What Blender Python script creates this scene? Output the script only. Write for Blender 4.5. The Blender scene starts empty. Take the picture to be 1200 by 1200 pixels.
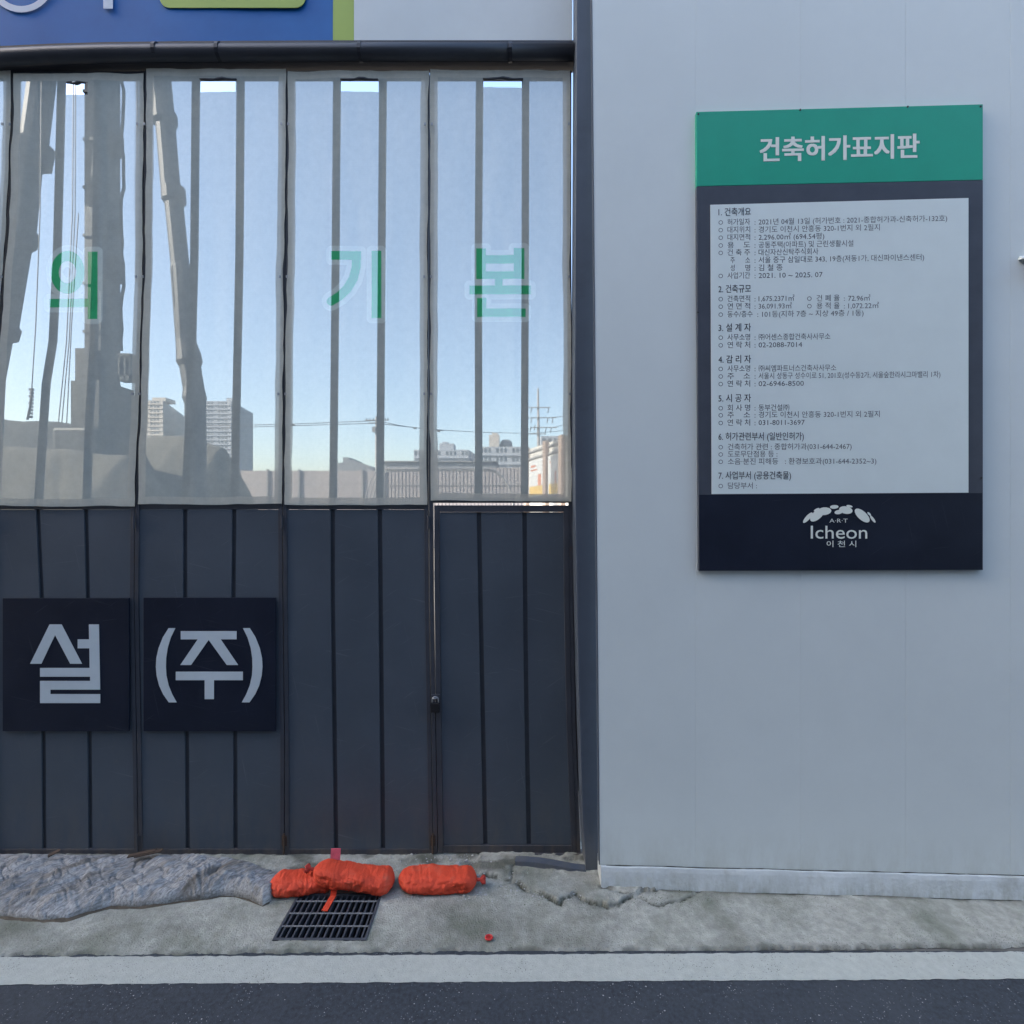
import bpy, bmesh, math, random
import numpy as np
from mathutils import Vector, Matrix
random.seed(7)
R = math.radians
SC = bpy.context.scene
COL = SC.collection

# ---------------------------------------------------------------- camera, world, sun, exposure
CH = 2.4                                   # camera height; the lens sees 90 degrees
cam = bpy.data.objects.new('camera', bpy.data.cameras.new('camera'))
COL.objects.link(cam)
cam.location = (0, 0, CH); cam.rotation_euler = (R(90), 0, 0)
cam.data.sensor_width = 36; cam.data.lens = 18
cam.data.clip_start = 0.05; cam.data.clip_end = 6000
SC.camera = cam
SUN_EL, SUN_AZ = 33.0, -110.0              # azimuth from +Y (straight through the gate), negative = left: behind the added buildings across the street
world = bpy.data.worlds.new('World'); SC.world = world; world.use_nodes = True
wn = world.node_tree.nodes; wl = world.node_tree.links; wn.clear()
sky = wn.new('ShaderNodeTexSky'); sky.sky_type = 'NISHITA'; sky.sun_disc = False
sky.sun_elevation = R(SUN_EL); sky.sun_rotation = R(SUN_AZ)
sky.air_density = 1.0; sky.dust_density = 2.2; sky.ozone_density = 1.0
bgn = wn.new('ShaderNodeBackground'); bgn.inputs[1].default_value = 0.13
wo = wn.new('ShaderNodeOutputWorld')
wl.new(sky.outputs[0], bgn.inputs[0]); wl.new(bgn.outputs[0], wo.inputs[0])
sun = bpy.data.objects.new('sun', bpy.data.lights.new('sun', 'SUN')); COL.objects.link(sun)
sun.data.energy = 3.2; sun.data.angle = R(0.53); sun.data.color = (1, .95, .88)
sd = Vector((math.sin(R(SUN_AZ)) * math.cos(R(SUN_EL)), math.cos(R(SUN_AZ)) * math.cos(R(SUN_EL)), math.sin(R(SUN_EL))))
sun.rotation_euler = sd.to_track_quat('Z', 'Y').to_euler(); sun.location = sd * 60
SC.view_settings.view_transform = 'Standard'; SC.view_settings.look = 'None'
SC.view_settings.gamma = 1; SC.view_settings.use_curve_mapping = False
SC.view_settings.exposure = 2.42
SC.render.engine = 'CYCLES'
SC.cycles.transparent_max_bounces = 24
SC.cycles.max_bounces = 8

# ---------------------------------------------------------------- materials
def new_mat(name):
    m = bpy.data.materials.new(name); m.use_nodes = True
    nt = m.node_tree; nt.nodes.clear()
    return m, nt.nodes, nt.links

def mat(name, col, rough=.6, var=.12, scale=3.0, bump=0.0, bscale=60.0, metal=0.0, col2=None, c2scale=1.5, c2lo=.5, c2hi=.7,
        spec=.5, stretch=(1, 1, 1), rvar=.0):
    """base colour with soft mottling, an optional second colour in patches (dirt, wear) and fine relief"""
    m, n, l = new_mat(name)
    out = n.new('ShaderNodeOutputMaterial'); b = n.new('ShaderNodeBsdfPrincipled')
    l.new(b.outputs[0], out.inputs[0])
    tc = n.new('ShaderNodeTexCoord'); mp = n.new('ShaderNodeMapping'); mp.inputs['Scale'].default_value = stretch
    geo = n.new('ShaderNodeNewGeometry')
    l.new(geo.outputs['Position'], mp.inputs[0])
    nz = n.new('ShaderNodeTexNoise'); nz.inputs['Scale'].default_value = scale; nz.inputs['Detail'].default_value = 8
    nz.inputs['Roughness'].default_value = .65
    l.new(mp.outputs[0], nz.inputs['Vector'])
    r = n.new('ShaderNodeMapRange'); r.inputs[1].default_value = .25; r.inputs[2].default_value = .75
    r.inputs[3].default_value = 1 - var; r.inputs[4].default_value = 1 + var
    l.new(nz.outputs[0], r.inputs[0])
    vm = n.new('ShaderNodeVectorMath'); vm.operation = 'SCALE'; vm.inputs[0].default_value = col[:3]
    l.new(r.outputs[0], vm.inputs['Scale'])
    last = vm.outputs[0]
    if col2:
        n2 = n.new('ShaderNodeTexNoise'); n2.inputs['Scale'].default_value = c2scale; n2.inputs['Detail'].default_value = 10
        n2.inputs['Roughness'].default_value = .7
        l.new(mp.outputs[0], n2.inputs['Vector'])
        r2 = n.new('ShaderNodeMapRange'); r2.inputs[1].default_value = c2lo; r2.inputs[2].default_value = c2hi
        l.new(n2.outputs[0], r2.inputs[0])
        mx = n.new('ShaderNodeMix'); mx.data_type = 'RGBA'
        l.new(r2.outputs[0], mx.inputs[0]); l.new(last, mx.inputs[6]); mx.inputs[7].default_value = (*col2[:3], 1)
        last = mx.outputs[2]
    l.new(last, b.inputs['Base Color'])
    b.inputs['Roughness'].default_value = rough; b.inputs['Metallic'].default_value = metal
    b.inputs['Specular IOR Level'].default_value = spec
    if rvar:
        rr = n.new('ShaderNodeMapRange'); rr.inputs[1].default_value = .3; rr.inputs[2].default_value = .7
        rr.inputs[3].default_value = rough - rvar; rr.inputs[4].default_value = rough + rvar
        l.new(nz.outputs[0], rr.inputs[0]); l.new(rr.outputs[0], b.inputs['Roughness'])
    if bump:
        n3 = n.new('ShaderNodeTexNoise'); n3.inputs['Scale'].default_value = bscale; n3.inputs['Detail'].default_value = 6
        l.new(mp.outputs[0], n3.inputs['Vector'])
        bp = n.new('ShaderNodeBump'); bp.inputs['Strength'].default_value = bump; bp.inputs['Distance'].default_value = .01
        l.new(n3.outputs[0], bp.inputs['Height']); l.new(bp.outputs[0], b.inputs['Normal'])
    return m

def splash(m, col, z0, z1, amt, scale=7.0):
    """mud and dust thrown up from the ground: patches that thin out with height"""
    n = m.node_tree.nodes; l = m.node_tree.links
    b = [x for x in n if x.type == 'BSDF_PRINCIPLED'][0]; src = b.inputs['Base Color'].links[0].from_socket
    g = n.new('ShaderNodeNewGeometry'); sp = n.new('ShaderNodeSeparateXYZ'); l.new(g.outputs['Position'], sp.inputs[0])
    mr = n.new('ShaderNodeMapRange'); mr.inputs[1].default_value = z0; mr.inputs[2].default_value = z1
    mr.inputs[3].default_value = 1; mr.inputs[4].default_value = 0
    l.new(sp.outputs[2], mr.inputs[0])
    mp = n.new('ShaderNodeMapping'); mp.inputs['Scale'].default_value = (1, 1, .35); l.new(g.outputs['Position'], mp.inputs[0])
    nz = n.new('ShaderNodeTexNoise'); nz.inputs['Scale'].default_value = scale; nz.inputs['Detail'].default_value = 9; nz.inputs['Roughness'].default_value = .72
    l.new(mp.outputs[0], nz.inputs['Vector'])
    r2 = n.new('ShaderNodeMapRange'); r2.inputs[1].default_value = .40; r2.inputs[2].default_value = .68; l.new(nz.outputs[0], r2.inputs[0])
    mu = n.new('ShaderNodeMath'); mu.operation = 'MULTIPLY'; l.new(mr.outputs[0], mu.inputs[0]); l.new(r2.outputs[0], mu.inputs[1])
    m2 = n.new('ShaderNodeMath'); m2.operation = 'MULTIPLY'; l.new(mu.outputs[0], m2.inputs[0]); m2.inputs[1].default_value = amt
    mx = n.new('ShaderNodeMix'); mx.data_type = 'RGBA'
    l.new(m2.outputs[0], mx.inputs[0]); l.new(src, mx.inputs[6]); mx.inputs[7].default_value = (*col, 1)
    l.new(mx.outputs[2], b.inputs['Base Color'])

def scuffs(m, col, amt, thr=.80):
    """thin slanting scratches and long pale rub marks"""
    n = m.node_tree.nodes; l = m.node_tree.links
    b = [x for x in n if x.type == 'BSDF_PRINCIPLED'][0]; src = b.inputs['Base Color'].links[0].from_socket
    g = n.new('ShaderNodeNewGeometry'); last = None
    for rot, sc, sd in ((.25, (.7, 1, .018), 0), (1.35, (.9, 1, .015), 7), (-.6, (.35, 1, .013), 13), (-.12, (.5, 1, .012), 21)):
        mp = n.new('ShaderNodeMapping'); mp.vector_type = 'TEXTURE'; mp.inputs['Rotation'].default_value = (0, rot, 0); mp.inputs['Scale'].default_value = sc; mp.inputs['Location'].default_value = (sd, 0, sd)
        l.new(g.outputs['Position'], mp.inputs[0])
        nz = n.new('ShaderNodeTexNoise'); nz.inputs['Scale'].default_value = 1.6; nz.inputs['Detail'].default_value = 2
        l.new(mp.outputs[0], nz.inputs['Vector'])
        q = n.new('ShaderNodeMapRange'); q.inputs[1].default_value = thr - .06; q.inputs[2].default_value = thr; l.new(nz.outputs[0], q.inputs[0])
        if last is None: last = q.outputs[0]
        else:
            mm = n.new('ShaderNodeMath'); mm.operation = 'MAXIMUM'; l.new(last, mm.inputs[0]); l.new(q.outputs[0], mm.inputs[1]); last = mm.outputs[0]
    m2 = n.new('ShaderNodeMath'); m2.operation = 'MULTIPLY'; l.new(last, m2.inputs[0]); m2.inputs[1].default_value = amt
    mx = n.new('ShaderNodeMix'); mx.data_type = 'RGBA'
    l.new(m2.outputs[0], mx.inputs[0]); l.new(src, mx.inputs[6]); mx.inputs[7].default_value = (*col, 1)
    l.new(mx.outputs[2], b.inputs['Base Color'])

def speckle_mat(name, col, scol, sscale, thr, rough=.9, bump=.6, bscale=150, **k):
    """asphalt or concrete: mat() plus pale or dark grains (voronoi cells)"""
    m = mat(name, col, rough=rough, bump=bump, bscale=bscale, **k)
    n = m.node_tree.nodes; l = m.node_tree.links
    b = [x for x in n if x.type == 'BSDF_PRINCIPLED'][0]
    src = b.inputs['Base Color'].links[0].from_socket
    geo = n.new('ShaderNodeNewGeometry')
    v = n.new('ShaderNodeTexVoronoi'); v.inputs['Scale'].default_value = sscale
    l.new(geo.outputs['Position'], v.inputs['Vector'])
    sx = n.new('ShaderNodeSeparateColor'); l.new(v.outputs['Color'], sx.inputs[0])
    a = n.new('ShaderNodeMath'); a.operation = 'GREATER_THAN'; a.inputs[1].default_value = thr
    l.new(sx.outputs[0], a.inputs[0])
    c = n.new('ShaderNodeMath'); c.operation = 'LESS_THAN'; c.inputs[1].default_value = .32
    l.new(v.outputs['Distance'], c.inputs[0])
    nz = n.new('ShaderNodeTexNoise'); nz.inputs['Scale'].default_value = 4; nz.inputs['Detail'].default_value = 5
    l.new(geo.outputs['Position'], nz.inputs['Vector'])
    rr = n.new('ShaderNodeMapRange'); rr.inputs[1].default_value = .42; rr.inputs[2].default_value = .62
    l.new(nz.outputs[0], rr.inputs[0])
    d = n.new('ShaderNodeMath'); d.operation = 'MULTIPLY'; l.new(a.outputs[0], d.inputs[0]); l.new(c.outputs[0], d.inputs[1])
    e = n.new('ShaderNodeMath'); e.operation = 'MULTIPLY'; l.new(d.outputs[0], e.inputs[0]); l.new(rr.outputs[0], e.inputs[1])
    mx = n.new('ShaderNodeMix'); mx.data_type = 'RGBA'
    l.new(e.outputs[0], mx.inputs[0]); l.new(src, mx.inputs[6]); mx.inputs[7].default_value = (*scol, 1)
    l.new(mx.outputs[2], b.inputs['Base Color'])
    return m

def screen_mat():
    """woven PVC mesh: holes let light through, threads are dyed by the print; attribute ink = rgb thread colour, a = how closed the weave is"""
    m, n, l = new_mat('printed mesh fabric')
    out = n.new('ShaderNodeOutputMaterial')
    at = n.new('ShaderNodeAttribute'); at.attribute_name = 'ink'
    geo = n.new('ShaderNodeNewGeometry')
    mp = n.new('ShaderNodeMapping'); mp.inputs['Scale'].default_value = (1, .2, 1)
    l.new(geo.outputs['Position'], mp.inputs[0])
    nz = n.new('ShaderNodeTexNoise'); nz.inputs['Scale'].default_value = 14; nz.inputs['Detail'].default_value = 9
    nz.inputs['Roughness'].default_value = .75
    l.new(mp.outputs[0], nz.inputs['Vector'])
    r = n.new('ShaderNodeMapRange'); r.inputs[1].default_value = .2; r.inputs[2].default_value = .8
    r.inputs[3].default_value = .86; r.inputs[4].default_value = 1.12
    l.new(nz.outputs[0], r.inputs[0])
    sc = n.new('ShaderNodeVectorMath'); sc.operation = 'SCALE'
    l.new(at.outputs['Color'], sc.inputs[0]); l.new(r.outputs[0], sc.inputs['Scale'])
    df = n.new('ShaderNodeBsdfDiffuse'); tr = n.new('ShaderNodeBsdfTranslucent')
    l.new(sc.outputs[0], df.inputs[0]); l.new(sc.outputs[0], tr.inputs[0])
    th = n.new('ShaderNodeMixShader'); th.inputs[0].default_value = .03
    l.new(df.outputs[0], th.inputs[1]); l.new(tr.outputs[0], th.inputs[2])
    tp = n.new('ShaderNodeBsdfTransparent'); tp.inputs[0].default_value = (1, .985, .93, 1)
    # weave: faint vertical and horizontal thread lines
    wv = n.new('ShaderNodeTexWave'); wv.bands_direction = 'X'; wv.inputs['Scale'].default_value = 26
    wv.inputs['Distortion'].default_value = 1.2; wv.inputs['Detail'].default_value = 3
    l.new(geo.outputs['Position'], wv.inputs['Vector'])
    wz = n.new('ShaderNodeTexWave'); wz.bands_direction = 'Z'; wz.inputs['Scale'].default_value = 23
    wz.inputs['Distortion'].default_value = 1.6; wz.inputs['Detail'].default_value = 3
    l.new(geo.outputs['Position'], wz.inputs['Vector'])
    ad = n.new('ShaderNodeMath'); ad.operation = 'ADD'; l.new(wv.outputs['Fac'], ad.inputs[0]); l.new(wz.outputs['Fac'], ad.inputs[1])
    rm = n.new('ShaderNodeMapRange'); rm.inputs[1].default_value = 0; rm.inputs[2].default_value = 2
    rm.inputs[3].default_value = -.012; rm.inputs[4].default_value = .012
    l.new(ad.outputs[0], rm.inputs[0])
    r2 = n.new('ShaderNodeMapRange'); r2.inputs[1].default_value = .2; r2.inputs[2].default_value = .8
    r2.inputs[3].default_value = -.016; r2.inputs[4].default_value = .016
    l.new(nz.outputs[0], r2.inputs[0])
    a1 = n.new('ShaderNodeMath'); a1.operation = 'ADD'; l.new(at.outputs['Alpha'], a1.inputs[0]); l.new(rm.outputs[0], a1.inputs[1])
    a2 = n.new('ShaderNodeMath'); a2.operation = 'ADD'; a2.use_clamp = True
    l.new(a1.outputs[0], a2.inputs[0]); l.new(r2.outputs[0], a2.inputs[1])
    mx = n.new('ShaderNodeMixShader')
    l.new(a2.outputs[0], mx.inputs[0]); l.new(tp.outputs[0], mx.inputs[1]); l.new(th.outputs[0], mx.inputs[2])
    l.new(mx.outputs[0], out.inputs[0])
    return m

M = {}
M['gate'] = mat('dark slate gate paint', (.062, .080, .103), rough=.5, var=.13, scale=2.2, col2=(.095, .098, .10), c2scale=7, c2lo=.62, c2hi=.85, bump=.12, bscale=25, rvar=.08)
M['gate_frame'] = mat('gate frame paint', (.040, .046, .060), rough=.55, var=.2, scale=8, col2=(.06, .04, .03), c2scale=9, c2lo=.6, c2hi=.75)
M['bar'] = mat('gate bar paint', (.036, .042, .052), rough=.6, var=.2, scale=10, col2=(.05, .045, .04), c2scale=6, c2lo=.6, c2hi=.8)
M['post'] = mat('grey blue post paint', (.068, .087, .118), rough=.5, var=.12, scale=4, col2=(.05, .06, .08), c2scale=3, c2lo=.55, c2hi=.8)
M['rail'] = mat('black header rail paint', (.018, .020, .027), rough=.45, var=.25, scale=5)
M['railp'] = mat('worn header pipe paint', (.040, .043, .052), rough=.4, var=.35, scale=6, stretch=(.4, 1, 2))
M['rust'] = mat('rusty steel', (.07, .045, .03), rough=.8, var=.4, scale=30, col2=(.03, .025, .022), c2scale=20)
M['wall'] = mat('white coated wall panel', (.665, .725, .715), rough=.55, var=.035, scale=1.1, bump=.03, bscale=8, col2=(.63, .69, .685), c2scale=1.3, c2lo=.45, c2hi=.75)
M['plinth'] = mat('white painted concrete', (.60, .65, .66), rough=.85, var=.1, scale=7, bump=.5, bscale=40, col2=(.40, .42, .40), c2scale=5, c2lo=.55, c2hi=.8)
M['joint'] = mat('panel joint', (.62, .61, .56), rough=.8, var=.1)
M['dirt'] = mat('dark dirt seam', (.07, .075, .06), rough=.95, var=.4, scale=30)
M['banner_blue'] = mat('blue banner vinyl', (.003, .120, .39), spec=.3, rough=.55, var=.1, scale=2.5, col2=(.006, .15, .46), c2scale=1.2, c2lo=.4, c2hi=.8, bump=.1, bscale=6)
M['banner_white'] = mat('white banner vinyl', (.63, .68, .67), rough=.5, var=.05, scale=2.5, bump=.1, bscale=6)
M['banner_lime'] = mat('lime banner vinyl', (.34, .46, .06), rough=.5, var=.08, scale=2.5)
M['print_white'] = mat('white print', (.60, .66, .74), rough=.5, var=.05)
M['navy'] = mat('navy sign board', (.0095, .014, .028), spec=.25, rough=.45, var=.25, scale=3, col2=(.022, .028, .045), c2scale=4, c2lo=.6, c2hi=.9, rvar=.1)
M['letter'] = mat('pale letter vinyl', (.56, .63, .66), rough=.5, var=.06, scale=6)
M['green'] = mat('green sign board', (.003, .34, .21), rough=.4, var=.06, scale=5)
M['slate'] = mat('slate sign board', (.060, .070, .090), spec=.3, rough=.4, var=.15, scale=6, rvar=.06)
M['paper'] = mat('pale printed sheet', (.70, .78, .76), rough=.5, var=.03, scale=5)
M['ink'] = mat('grey printing ink', (.075, .085, .095), rough=.6, var=.05)
M['ink_dark'] = mat('dark printing ink', (.045, .052, .062), rough=.6, var=.05)
M['title'] = mat('pale title print', (.80, .84, .76), rough=.5, var=.03)
M['steel'] = mat('galvanised steel', (.30, .32, .34), rough=.45, var=.2, scale=12, metal=.6)
M['black'] = mat('black steel', (.012, .012, .014), rough=.4, var=.3)
M['asphalt'] = speckle_mat('asphalt', (.037, .046, .058), (.24, .26, .27), 120, .88, var=.55, scale=45, col2=(.056, .066, .078), c2scale=1.8, c2lo=.45, c2hi=.75, bump=.9, bscale=220)
M['line'] = speckle_mat('white road paint', (.42, .44, .395), (.16, .165, .15), 110, .80, var=.12, scale=26, col2=(.29, .30, .26), c2scale=4.0, c2lo=.56, c2hi=.85, bump=.5, bscale=170, rough=.75)
M['concrete'] = speckle_mat('weathered concrete', (.36, .365, .32), (.12, .12, .10), 150, .72, var=.30, scale=22, col2=(.18, .195, .15), c2scale=2.3, c2lo=.46, c2hi=.68, bump=.9, bscale=110, rough=.92)
M['soil'] = mat('site soil', (.17, .145, .115), rough=.95, var=.3, scale=.5, bump=.8, bscale=6)
M['ground'] = mat('dusty ground', (.15, .145, .13), rough=.95, var=.25, scale=.2, bump=.6, bscale=3)
M['felt'] = mat('dirty grey felt', (.38, .385, .38), rough=.97, var=.75, scale=75, bump=1.0, bscale=210, col2=(.16, .145, .12), c2scale=5.5, c2lo=.44, c2hi=.66, stretch=(1, 1.5, 1))
M['felt_edge'] = mat('muddy felt edge', (.09, .075, .055), rough=.97, var=.4, scale=20, bump=1, bscale=80)
M['orange'] = mat('orange sandbag weave', (.66, .060, .020), rough=.75, var=.22, scale=9, col2=(.36, .13, .08), c2scale=9, c2lo=.52, c2hi=.85, bump=.5, bscale=150)
M['orange_dark'] = mat('tied orange weave', (.45, .040, .025), rough=.6, var=.3, scale=20, bump=.6, bscale=100)
M['pink'] = mat('pink tag', (.70, .13, .18), rough=.6, var=.25, scale=40)
M['red'] = mat('red plastic', (.55, .03, .03), rough=.35, var=.2, scale=60)
def add_dirt(m, col):
    n = m.node_tree.nodes; l = m.node_tree.links
    b = [x for x in n if x.type == 'BSDF_PRINCIPLED'][0]; src = b.inputs['Base Color'].links[0].from_socket
    a = n.new('ShaderNodeAttribute'); a.attribute_name = 'dirt'
    mx = n.new('ShaderNodeMix'); mx.data_type = 'RGBA'
    l.new(a.outputs['Fac'], mx.inputs[0]); l.new(src, mx.inputs[6]); mx.inputs[7].default_value = (*col, 1)
    l.new(mx.outputs[2], b.inputs['Base Color'])
for nd in M['felt'].node_tree.nodes:
    if nd.type == 'MAPPING':
        nd.vector_type = 'TEXTURE'; nd.inputs['Rotation'].default_value = (0, 0, .95); nd.inputs['Scale'].default_value = (3.2, .7, 1)
add_dirt(M['concrete'], (.060, .062, .045))
splash(M['gate'], (.13, .12, .10), 0.0, .55, .50); scuffs(M['gate'], (.16, .18, .20), .32, .77)
splash(M['gate_frame'], (.15, .12, .09), 0.0, .45, .7)
splash(M['wall'], (.40, .42, .37), .12, .42, .45, 9); splash(M['plinth'], (.26, .28, .22), .0, .16, .75, 11)
splash(M['post'], (.16, .15, .13), 0.0, .5, .6); scuffs(M['navy'], (.07, .08, .10), .3, .77)
M['rod'] = mat('worn grate rod', (.17, .175, .18), rough=.6, var=.3, scale=30)
M['pit'] = mat('drain pit', (.03, .03, .03), rough=1, var=.3)
M['grate'] = mat('drain grate steel', (.075, .085, .10), rough=.55, var=.3, scale=25, metal=.3)
M['chip'] = mat('pale mortar crumb', (.36, .37, .36), rough=.95, var=.2, scale=40)
M['moss'] = mat('moss crumb', (.06, .075, .035), rough=1, var=.4, scale=50)
M['rig'] = mat('rig steel grey green', (.020, .028, .032), rough=.6, var=.2, scale=1.5)
M['rig2'] = mat('rig stay steel', (.018, .024, .030), rough=.6, var=.2, scale=1.5)
M['heap'] = mat('covered spoil', (.085, .082, .068), rough=.98, var=.25, scale=.8, bump=.6, bscale=4)
M['heap2'] = mat('dark netted spoil', (.045, .05, .05), rough=.98, var=.2, scale=.8, bump=.6, bscale=4)
M['fence'] = mat('pale site fence sheet', (.31, .285, .28), rough=.6, var=.05, scale=.4)
M['fence_dark'] = mat('fence post steel', (.20, .20, .20), rough=.6, var=.1)
M['fence_white'] = mat('white hoarding', (.40, .40, .38), rough=.6, var=.04)
M['apt'] = mat('apartment paint cream', (.40, .38, .35), rough=.8, var=.05, scale=.05)
M['apt2'] = mat('apartment paint grey', (.28, .31, .35), rough=.8, var=.05, scale=.05)
M['glass'] = mat('dark window glass', (.09, .11, .13), rough=.35, var=.2, scale=.1)
M['shed'] = mat('grey shed cladding', (.17, .185, .20), rough=.7, var=.1, scale=.3)
M['hill'] = mat('hazy wooded hill', (.10, .12, .13), rough=1, var=.2, scale=.02)
M['pole'] = mat('utility pole', (.20, .20, .20), rough=.7, var=.1)
M['wire'] = mat('cable', (.05, .05, .055), rough=.6, var=.1)
M['poster'] = mat('pale poster', (.40, .42, .43), rough=.5, var=.05, scale=1)
M['post_yel'] = mat('poster yellow', (.42, .30, .09), rough=.5, var=.2, scale=3)
M['post_or'] = mat('poster orange', (.36, .15, .09), rough=.5, var=.2, scale=3)
M['post_blue'] = mat('poster blue', (.10, .18, .35), rough=.5, var=.2, scale=3)
M['brownpost'] = mat('brown post', (.22, .17, .14), rough=.7, var=.15)
M['brick_wall'] = mat('brown brick facade', (.16, .12, .10), rough=.9, var=.2, scale=2)
M['screen'] = screen_mat()

# ---------------------------------------------------------------- helpers
WL = {}                                    # world origin of every thing / part
def tag(o, label=None, cat=None, group=None, kind=None):
    if label: o['label'] = label
    if cat: o['category'] = cat
    if group: o['group'] = group
    if kind: o['kind'] = kind
    return o
def thing(name, label, cat, loc=(0, 0, 0), group=None):
    o = bpy.data.objects.new(name, None); COL.objects.link(o); o.location = loc; o.empty_display_size = .1
    WL[o.name] = Vector(loc)
    return tag(o, label, cat, group)
class MB:
    def __init__(s): s.v = []; s.f = []
    def add(s, vs, fs):
        k = len(s.v); s.v += [tuple(p) for p in vs]; s.f += [tuple(i + k for i in f) for f in fs]; return s
    def box(s, x0, x1, y0, y1, z0, z1):
        return s.hexa([(x0, y0, z0), (x1, y0, z0), (x1, y1, z0), (x0, y1, z0), (x0, y0, z1), (x1, y0, z1), (x1, y1, z1), (x0, y1, z1)])
    def hexa(s, p):
        return s.add(p, [(0, 3, 2, 1), (4, 5, 6, 7), (0, 1, 5, 4), (1, 2, 6, 5), (2, 3, 7, 6), (3, 0, 4, 7)])
    def beam(s, a, b, w, h=None, up=(0, 0, 1)):
        a = Vector(a); b = Vector(b); h = h or w; d = (b - a).normalized(); u = Vector(up)
        if abs(d.dot(u)) > .98: u = Vector((0, 1, 0))
        sx = d.cross(u).normalized() * w / 2; sz = sx.cross(d).normalized() * h / 2
        return s.hexa([a - sx - sz, a + sx - sz, b + sx - sz, b - sx - sz, a - sx + sz, a + sx + sz, b + sx + sz, b - sx + sz])
    def tube(s, pts, r, n=8, cap=True):
        pts = [Vector(p) for p in pts]; rs = r if isinstance(r, (list, tuple)) else [r] * len(pts)
        vs = []; fs = []
        for i, p in enumerate(pts):
            d = (pts[min(i + 1, len(pts) - 1)] - pts[max(i - 1, 0)]).normalized()
            u = Vector((0, 1, 0)) if abs(d.y) < .9 else Vector((0, 0, 1))
            sx = d.cross(u).normalized(); sz = sx.cross(d).normalized()
            for k in range(n):
                a = 2 * math.pi * k / n
                vs.append(p + (sx * math.cos(a) + sz * math.sin(a)) * rs[i])
        for i in range(len(pts) - 1):
            for k in range(n):
                fs.append((i * n + k, i * n + (k + 1) % n, (i + 1) * n + (k + 1) % n, (i + 1) * n + k))
        if cap:
            fs.append(tuple(range(n))[::-1]); fs.append(tuple((len(pts) - 1) * n + k for k in range(n)))
        return s.add(vs, fs)
    def prism(s, poly, y0, y1):
        """polygon in x,z given in order; y0 front, y1 back"""
        n = len(poly)
        return s.add([(x, y0, z) for x, z in poly] + [(x, y1, z) for x, z in poly],
                     [tuple(range(n)), tuple(range(2 * n - 1, n - 1, -1))] + [(i, i + n, (i + 1) % n + n, (i + 1) % n) for i in range(n)])
    def build(s, name, m, parent=None, smooth=False, bevel=0, label=None, kind=None, fix=True):
        me = bpy.data.meshes.new(name)
        off = WL[parent.name] if parent else Vector((0, 0, 0))
        me.from_pydata([(x - off.x, y - off.y, z - off.z) for x, y, z in s.v], [], s.f)
        if fix:
            bm = bmesh.new(); bm.from_mesh(me); bmesh.ops.recalc_face_normals(bm, faces=bm.faces); bm.to_mesh(me); bm.free()
        me.materials.append(M[m] if isinstance(m, str) else m)
        if smooth: me.polygons.foreach_set('use_smooth', [True] * len(me.polygons))
        o = bpy.data.objects.new(name, me); COL.objects.link(o)
        if parent: o.parent = parent
        WL[o.name] = off.copy()
        if bevel:
            b = o.modifiers.new('bevel', 'BEVEL'); b.width = bevel; b.segments = 2; b.limit_method = 'ANGLE'
        if label: o['label'] = label
        if kind: o['kind'] = kind
        return o
def P(px, py, Y):                          # point that stands at depth Y along the view line of a photo position
    return Vector(((px - 600) / 600 * Y, Y, CH + (600 - py) / 600 * Y))
def PX(px, Y): return (px - 600) / 600 * Y
def PZ(py, Y): return CH + (600 - py) / 600 * Y
def gY(py): return CH * 600 / (py - 600)   # depth of the ground at a photo row

def vnoise(x, y, seed=0):
    """smooth value noise, numpy"""
    xi = np.floor(x).astype(np.int64); yi = np.floor(y).astype(np.int64)
    xf = x - xi; yf = y - yi
    def h(a, b):
        n = (a * 374761393 + b * 668265263 + seed * 982451653) & 0xffffffff
        n = ((n ^ (n >> 13)) * 1274126177) & 0xffffffff
        return ((n ^ (n >> 16)) & 0xffff) / 65535.0
    u = xf * xf * (3 - 2 * xf); v = yf * yf * (3 - 2 * yf)
    return (h(xi, yi) * (1 - u) + h(xi + 1, yi) * u) * (1 - v) + (h(xi, yi + 1) * (1 - u) + h(xi + 1, yi + 1) * u) * v
def fbm(x, y, o=4, seed=0):
    s = 0; a = .5
    for i in range(o): s = s + a * vnoise(x * 2 ** i, y * 2 ** i, seed + i); a *= .5
    return s
def interp(cp, v):
    return float(np.interp(v, [c[0] for c in cp], [c[1] for c in cp]))
def grid_faces(nr, nc):
    return [(r * nc + c, r * nc + c + 1, (r + 1) * nc + c + 1, (r + 1) * nc + c) for r in range(nr - 1) for c in range(nc - 1)]

# ---------------------------------------------------------------- ground, road, apron
GR = (-1.335, -.812, 2.852, 3.20)          # drain opening x0 x1 y0 y1
b = MB(); B = 3000
for x0, x1, y0, y1 in ((-B, B, -B, GR[2]), (-B, B, GR[3], B), (-B, GR[0], GR[2], GR[3]), (GR[1], B, GR[2], GR[3])):
    b.add([(x0, y0, -.012), (x1, y0, -.012), (x1, y1, -.012), (x0, y1, -.012)], [(0, 1, 2, 3)])
tag(b.build('ground', 'ground', fix=False), kind='structure')
b = MB(); b.add([(-60, -7, 0), (60, -7, 0), (60, 2.80, 0), (-60, 2.80, 0)], [(0, 1, 2, 3)])
tag(b.build('road', 'asphalt', fix=False), kind='structure')
b = MB(); b.add([(-30, 3.72, 0), (30, 3.72, 0), (30, 70, 0), (-30, 70, 0)], [(0, 1, 2, 3)])
tag(b.build('site_ground', 'soil', fix=False), kind='structure')
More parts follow.
